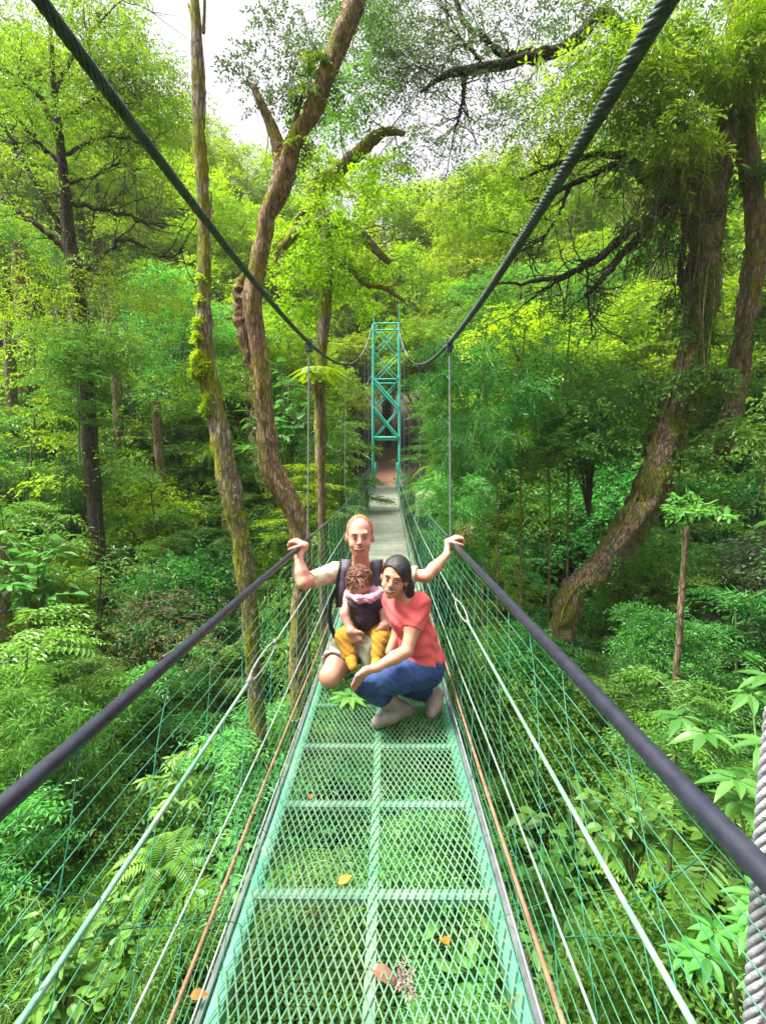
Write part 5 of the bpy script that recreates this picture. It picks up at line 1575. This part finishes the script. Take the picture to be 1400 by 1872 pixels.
# pink top: collar and short sleeves
S = SDF((-.30, 3.02, .42), (.03, 3.40, .70), .0048)
S.ell((-.135, 3.25, .54), (.102, .088, .115), 0); S.cap((-.215, 3.205, .595), (-.055, 3.205, .595), .052, .052, .03)
S.chain([(-.245, 3.15, .615), (-.17, 3.085, .598), (-.10, 3.085, .600), (-.035, 3.15, .625)], [.022, .026, .026, .024], .02)
for a in (aL, aR): S.cap(a[0], a[0] * .72 + a[1] * .28, .043, .040, .02)
S.wrinkle(.004, 120)
mb = MB(); S.into(mb, 1); mb.build('top', M['pink'], kid)
S = SDF((-.36, 2.9, .14), (.08, 3.42, .5), .0048)
S.ell((-.135, 3.26, .40), (.098, .088, .080), 0)
for s in 'LR':
    S.chain(lg[s][:3], [.062, .058, .046], .02); S.plane((0, 0, 9), (0, 0, 1))
S.wrinkle(.004, 90)
mb = MB(); S.into(mb, 1); mb.build('trousers', M['mustard'], kid)
for s in 'LR':
    S = SDF(lg[s][2] - .12, lg[s][2] + .12, .0045); S.chain([lg[s][2] * .6 + lg[s][1] * .4, lg[s][2], lg[s][3], lg[s][3] + np.array([.012, -.035, -.022])], [.036, .036, .033, .028], .01); mb = MB(); S.into(mb, 1); mb.build('sock', M['mustard'], kid)
# padded carrier panel belongs to the man's carrier
S = SDF((-.30, 2.98, .30), (.05, 3.45, .66), .0048)
S.ell((-.128, 3.235, .485), (.112, .135, .135), 0); S.cap((-.205, 3.15, .56), (-.05, 3.15, .565), .045, .045, .05)
S.ell((-.128, 3.30, .50), (.100, .135, .16), .0, None, 'sub')
S.plane((0, 3.30, 0), (0, 1, 0)); S.plane((0, 0, .588), (0, 0, 1)); S.wrinkle(.0025, 150)
mb = MB(); S.into(mb, 1); pan = mb.build('carrier_panel', M['plum'], man)
ribbon('panel_binding', [(-.235, 3.155, .575), (-.185, 3.108, .585), (-.13, 3.098, .586), (-.075, 3.108, .587), (-.018, 3.155, .578)], .016, .006, 'pink', pan, (0, 0, 1))

# ============================================================ woman crouching
wom = empty('person', (.12, 2.85, DZ), 'smiling dark-haired woman crouching in a coral t-shirt and blue jeans', 'person')
WH = P(721, 1049, 2.80); WR = axes((-.22, -1, -.06), -.20); WK = .93
pelv = np.array([.215, 2.92, .255]); bel = np.array([.185, 2.90, .40]); che = np.array([.125, 2.88, .56])
shl = np.array([.188, 2.82, .635]); shr = np.array([.035, 2.95, .63])   # near and far shoulder
elb = P(742, 1180, 2.72); wri = P(690, 1208, 2.63)
kne = P(668, 1238, 2.70); hip = np.array([.225, 2.86, .235]); ank = P(722, 1282, 2.84)
kn2 = P(690, 1225, 2.95); hip2 = np.array([.20, 2.98, .235]); an2 = P(797, 1262, 2.98)
S = SDF((-.30, 2.42, -.10), (.46, 3.2, .96), .0048)
S.ell(pelv, (.118, .145, .105), 0); S.ell(bel, (.098, .118, .12), .06); S.ell(che, (.108, .125, .12), .06)
S.cap(shl, shr, .050, .050, .05)
S.cap((.112, 2.88, .65), WH + WR @ np.array([0, -.03, -.05]), .048, .042, .035)
S.chain([shl, shl * .5 + elb * .5, elb], [.048, .043, .034], .025); S.chain([elb, elb * .6 + wri * .4, wri], [.034, .036, .023], .015)
S.chain([shr, np.array([.075, 2.97, .43]), np.array([.02, 2.93, .32])], [.044, .036, .026], .02)
S.chain([hip, hip * .5 + kne * .5, kne], [.088, .076, .056], .02); S.chain([kne, kne * .55 + ank * .45 + [0, .015, 0], ank], [.053, .048, .036], .01)
S.chain([hip2, kn2], [.086, .056], .02); S.chain([kn2, kn2 * .5 + an2 * .5, an2], [.052, .046, .036], .01)
hp_ = P(660, 1226, 2.605)
hand(S, wri, hp_ + np.array([.012, 0, .012]), (-.55, .12, -.75), (-.45, -.75, .35), (-.45, -.75, .45), (.25, .45, .35), r=.0088, L=1.0)
W_w = head(S, WH, WR, WK, True)
mb = MB(); S.into(mb, 1); mb.build('body', M['skin_w'], wom)
face_bits(wom, W_w, WR, WK, 'brow_d', 'lip_m', True)
# swept-back hair with side parting and a tail behind the ear
S = SDF(WH - .16, WH + .17, .004)
S.ell(W_w((.003, -.014, .032)), np.array([.089, .106, .104]) * WK, 0, WR)
S.ell(W_w((-.022, .062, -.016)), np.array([.072, .066, .094]) * WK, .008, WR, 'sub')
S.ell(W_w((.022, .080, -.060)), np.array([.056, .066, .092]) * WK, .008, WR, 'sub')
S.ell(W_w((.07, .03, -.055)), np.array([.045, .05, .05]) * WK, .006, WR, 'sub')
S.chain([W_w(q) for q in ((.060, -.04, .0), (.092, -.045, -.05), (.108, -.040, -.105), (.112, -.03, -.135))], [.028, .024, .018, .008], .03)
S.wrinkle(.0007, 240)
mb = MB(); S.into(mb, 0); mb.build('hair', M['hair_black'], wom)
# earring
mb = MB(); th = np.linspace(0, 2 * np.pi, 17); c0 = W_w((.079, .0, -.058)); tube(mb, c0 + .010 * (np.cos(th)[:, None] * WR[:, 1] + np.sin(th)[:, None] * WR[:, 2]), .0015, 5, cap=False); mb.build('earring', M['galv'], wom)
# t-shirt
S = SDF((-.2, 2.6, .22), (.42, 3.2, .72), .0046)
S.ell(pelv + [0, 0, .03], (.128, .155, .10), 0); S.ell(bel, (.112, .132, .13), .06); S.ell(che, (.119, .137, .125), .06); S.cap(shl, shr, .058, .058, .05)
e = shl * .46 + elb * .54

S2 = SDF((-.2, 2.6, .22), (.42, 3.2, .72), .0046); S2.cap(shl, e, .060, .058, 0); S2.plane(e - (e - shl) * .04, e - shl)
hh_ = np.clip(.5 + .5 * (S.g - S2.g) / .02, 0, 1); S.g = S.g * (1 - hh_) + S2.g * hh_ - .02 * hh_ * (1 - hh_)
S.cap(shr, shr * .5 + np.array([.075, 2.97, .43]) * .5, .054, .050, .025)
S.plane((.2, 2.9, .262), (.15, 0, -1))
S.ell((.095, 2.82, .70), (.062, .075, .060), .008, None, 'sub')
S.wrinkle(.0045, 70)
mb = MB(); S.into(mb, 1); mb.build('t_shirt', M['coral'], wom)
# jeans
S = SDF((-.30, 2.45, -.05), (.46, 3.2, .40), .0048)
S.ell(pelv, (.126, .152, .108), 0)
S.chain([hip, hip * .5 + kne * .5, kne], [.105, .090, .071], .03)
ae = kne * .50 + ank * .50
S.chain([kne, kne * .55 + ank * .45 + [0, .015, 0], ae], [.068, .064, .054], .012)
S.chain([hip2, kn2], [.100, .071], .04); S.chain([kn2, kn2 * .12 + an2 * .88], [.070, .056], .03)
S.plane((.2, 2.9, .330), (.2, 0, 1)); S.wrinkle(.0028, 100)
mb = MB(); S.into(mb, 1); mb.build('jeans', M['jeans'], wom)
# ankle boots
def boot(ank, heel, toe, top):
    lo = np.minimum.reduce([ank, heel, toe, top]) - .09; hi = np.maximum.reduce([ank, heel, toe, top]) + .09
    S = SDF(lo, hi, .0042)
    S.chain([top, ank], [.056, .050], .01); S.chain([ank, heel], [.046, .034], .02)
    mid = heel * .45 + toe * .55 + (ank - heel) * .16
    S.chain([ank * .6 + heel * .4, mid, toe], [.044, .042, .030], .03); S.cap(heel, toe, .032, .030, .02)
    up = norm(np.cross(np.cross(toe - heel, ank - heel), toe - heel))
    pl = heel - up * .026
    S.plane(pl, -up); S.plane(top + (top - ank) * .02, top - ank)
    S.cap(top, top + (top - ank), .044, .050, 0, 'sub')
    mb = MB(); S.into(mb, 1); b = mb.build('boot', M['boot'], wom)
    S = SDF(lo, hi, .0042); S.cap(heel + up * .004, heel * .4 + toe * .6 + up * .004, .036, .042, .0); S.cap(heel * .4 + toe * .6 + up * .004, toe + up * .004, .042, .033, .01)
    S.plane(pl + up * .009, up); S.plane(pl - up * .010, -up)
    mb = MB(); S.into(mb, 1); mb.build('sole', M['sole'], b)
zt = lambda y: deck_z(y) + .006 + .036
heel = P(742, 1305, 2.90); heel[2] = zt(2.9); toe = P(690, 1330, 2.76); toe[2] = zt(2.76); toe = heel + (toe - heel) * 1.0
boot(ank + [.01, .0, .0], heel + [0, 0, .004], toe, kne * .42 + ank * .58 + np.array([.012, .004, 0]))
toe2 = P(787, 1308, 2.88); toe2[2] = zt(2.88); heel2 = P(799, 1262, 2.96)
boot(an2 + [-.03, .0, .015], heel2, toe2, an2 + np.array([-.075, .015, .055]))

for o_ in (man, kid, wom):
    o_.location.y -= .085; o_.location.z -= .004

# ------------------------------------------------------------------ small things on and by the deck
def leaf_thing(name, label, px, py, Y, L, W2, mat, az, curl=.3, z=None, bend=.0):
    c = P(px, py, Y); c[2] = deck_z(c[1]) + .012 if z is None else z
    e = empty(name, c, label, 'leaf')
    mb = MB(); d = np.array([math.cos(az), math.sin(az), .12])
    leaves(mb, np.array([c - d * L / 2]), np.array([d]), np.array([[.1, -.2, 1.0]]), np.array([L]), np.array([W2]), .6, 8, .16, curl)
    mb.build('blade', M[mat], e, smooth=False)
    mb = MB(); tube(mb, resample([c - d * L * .72, c - d * L * .6 + [0, 0, .004], c - d * L / 2], 8), .0016, 5); mb.build('stalk', M['dry'], e)
    return e
M['leaf_yellow'] = leafmat('fallen_yellow_leaf', (.40, .22, .03), (.50, .30, .05), (.58, .38, .09), trans=.15)
M['leaf_orange'] = leafmat('fallen_orange_leaf', (.28, .09, .015), (.38, .13, .02), (.48, .2, .04), trans=.15)
M['leaf_brown'] = leafmat('fallen_brown_leaf', (.16, .07, .035), (.25, .12, .065), (.34, .19, .11), trans=.1)
leaf_thing('fallen_leaf', 'yellow fallen leaf lying on the middle cross bar of the deck', 632, 1630, 1.62, .062, .032, 'leaf_yellow', .75, .2)
leaf_thing('fallen_leaf', 'small orange dead leaf on the grating of the right deck panel', 811, 1735, 1.40, .050, .032, 'leaf_orange', 2.0, .6)
leaf_thing('fallen_leaf', 'curled brown dead leaf on the centre strip near the bottom of the photo', 706, 1808, 1.29, .085, .042, 'leaf_brown', -.35, .7)
leaf_thing('fallen_leaf', 'brown leaf lying on the left deck panel beside the second cross bar', 568, 1470, 2.08, .055, .03, 'leaf_brown', 1.7, .4)
leaf_thing('fallen_leaf', 'orange scrap of leaf at the left bottom corner of the deck', 365, 1862, 1.23, .045, .028, 'leaf_orange', .3, .4)
# pinkish dry flower head caught in the grating
e = empty('dry_sprig', P(742, 1830, 1.27), 'pinkish grey dried sprig caught in the grating beside the curled leaf', 'sprig')
c = P(742, 1830, 1.27); c[2] = deck_z(1.27) + .012
mb = MB(); K = 34; sprays(mb, c + rng.normal(size=(K, 3)) * [.014, .022, .005], rng.normal(size=(K, 3)) * [1, 1, .4], .022, 5, .012, .005, .1, .5, 4)
M['dry_pink'] = leafmat('dry_pink_petal', (.16, .11, .09), (.26, .19, .17), (.36, .29, .26), trans=.1); mb.build('petals', M['dry_pink'], e, smooth=False)
# hand-shaped green leaf lying on the grating before the man
c = P(640, 1283, 3.02); c[2] = deck_z(3.02) + .03
e = empty('palmate_leaf', c, 'bright green palmate leaf lying on the grating before the kneeling man', 'leaf')
mb = MB(); K = 9; th = np.linspace(math.radians(-215), math.radians(35), K); th = np.linspace(math.radians(165), math.radians(395), K)
d = np.stack([np.cos(th), np.sin(th), np.full(K, .10)], 1)
leaves(mb, np.tile(c, (K, 1)) + d * .008, d, np.tile([0, -.25, 1.0], (K, 1)), .155 * (1 - .25 * np.abs(np.linspace(-1, 1, K)) ** 2), .044, np.clip(.6 + .2 * rng.normal(size=K), 0, 1), 8, .12, .18)
d2 = d * [1, -1, 1]; leaves(mb, np.tile(c, (4, 1)) + d2[[1, 3, 5, 7]] * .008 + [0, 0, .004], d2[[1, 3, 5, 7]] + [0, 0, .1], np.tile([0, -.2, 1.0], (4, 1)), .12, .04, .5, 8, .12, .2)
mb.build('blade', M['big'], e, smooth=False)
# dry curling grass sprig by the man's right hand
c = RRr + np.array([.02, .01, .02]); e = empty('grass_sprig', c, 'straw-coloured curling sprig sticking up by the man\'s hand on the right rail', 'sprig')
mb = MB()
for k in range(9):
    d = np.array([rng.uniform(-.02, .11), rng.normal() * .03, rng.uniform(.05, .16)])
    limb(mb, [c, c + d * .6 + rng.normal(size=3) * .008, c + d + [.02, 0, -.01 if k % 2 else .02]], .0028, .001, 9, 4)
mb.build('stalk', M['dry'], e)
mb = MB(); sprays(mb, c + rng.normal(size=(24, 3)) * [.03, .02, .03] + [.05, 0, .05], rng.normal(size=(24, 3)) + [0.6, 0, .2], .07, 6, .03, .008, .3, .5, 4); mb.build('blades', M['moss_l'], e, smooth=False)
# ------------------------------------------------------------------ the soft humid air between the trees
hb = MB(); box(hb, (0, 0, 13.4), 1000, 1000, 39.2)
mhz, hnt, hout = newmat('humid_air')
pv = hnt.nodes.new('ShaderNodeVolumePrincipled'); pv.inputs['Density'].default_value = .0006; pv.inputs['Color'].default_value = (.95, .96, .93, 1)
hnt.links.new(pv.outputs[0], hout.inputs['Volume'])
tag(hb.build('haze', mhz, smooth=False), kind='stuff')
# ------------------------------------------------------------------ light
SUN_EL, SUN_AZ = math.radians(60), math.radians(-98)
w = bpy.data.worlds.new('World'); scene.world = w; w.use_nodes = True
nt = w.node_tree; nt.nodes.clear()
sky = nt.nodes.new('ShaderNodeTexSky'); sky.sky_type = 'NISHITA'; sky.sun_disc = False
sky.sun_elevation = SUN_EL; sky.sun_rotation = SUN_AZ; sky.dust_density = 4.0; sky.air_density = 1.0
hs = nt.nodes.new('ShaderNodeHueSaturation'); hs.inputs['Saturation'].default_value = .12
mixc = nt.nodes.new('ShaderNodeMix'); mixc.data_type = 'RGBA'; mixc.inputs[0].default_value = .6
mixc.inputs[7].default_value = (8.6, 8.2, 8.9, 1)     # overcast cloud deck, even and faintly violet
bgn = nt.nodes.new('ShaderNodeBackground'); bgn.inputs['Strength'].default_value = .15
out = nt.nodes.new('ShaderNodeOutputWorld')
# an overcast sky is brightest overhead and dimmer towards the horizon
tcw = nt.nodes.new('ShaderNodeTexCoord'); sx = nt.nodes.new('ShaderNodeSeparateXYZ'); nt.links.new(tcw.outputs['Generated'], sx.inputs[0])
rz = nt.nodes.new('ShaderNodeValToRGB'); nt.links.new(sx.outputs['Z'], rz.inputs['Fac'])
el = rz.color_ramp.elements; el[0].position = 0.0; el[0].color = (.19, .19, .19, 1); el[1].position = 1.0; el[1].color = (1, 1, 1, 1)
for p_, v_ in ((.5, .26), (.70, .34), (.82, .75)):
    e_ = el.new(p_); e_.color = (v_, v_, v_, 1)
grad = nt.nodes.new('ShaderNodeMix'); grad.data_type = 'RGBA'; grad.blend_type = 'MULTIPLY'; grad.inputs[0].default_value = 1.0
nt.links.new(sky.outputs[0], hs.inputs['Color']); nt.links.new(hs.outputs[0], mixc.inputs[6]); nt.links.new(mixc.outputs[2], grad.inputs[6]); nt.links.new(rz.outputs['Color'], grad.inputs[7]); nt.links.new(grad.outputs[2], bgn.inputs[0]); nt.links.new(bgn.outputs[0], out.inputs[0])
sl_ = bpy.data.lights.new('sun', 'SUN'); sl_.energy = 3.6; sl_.angle = math.radians(18); sl_.color = (1, .96, .88)
so = bpy.data.objects.new('sun', sl_); COL.objects.link(so)
d = Vector((math.sin(SUN_AZ) * math.cos(SUN_EL), math.cos(SUN_AZ) * math.cos(SUN_EL), math.sin(SUN_EL)))
so.rotation_euler = d.to_track_quat('Z', 'Y').to_euler()
vs = scene.view_settings
vs.view_transform = 'Standard'; vs.look = 'None'; vs.gamma = 1; vs.exposure = 1.95
c = scene.cycles
c.max_bounces = 8; c.diffuse_bounces = 7; c.glossy_bounces = 2; c.transmission_bounces = 5; c.transparent_max_bounces = 4
c.use_denoising = True
c.caustics_reflective = False; c.caustics_refractive = False
c.sample_clamp_indirect = 6
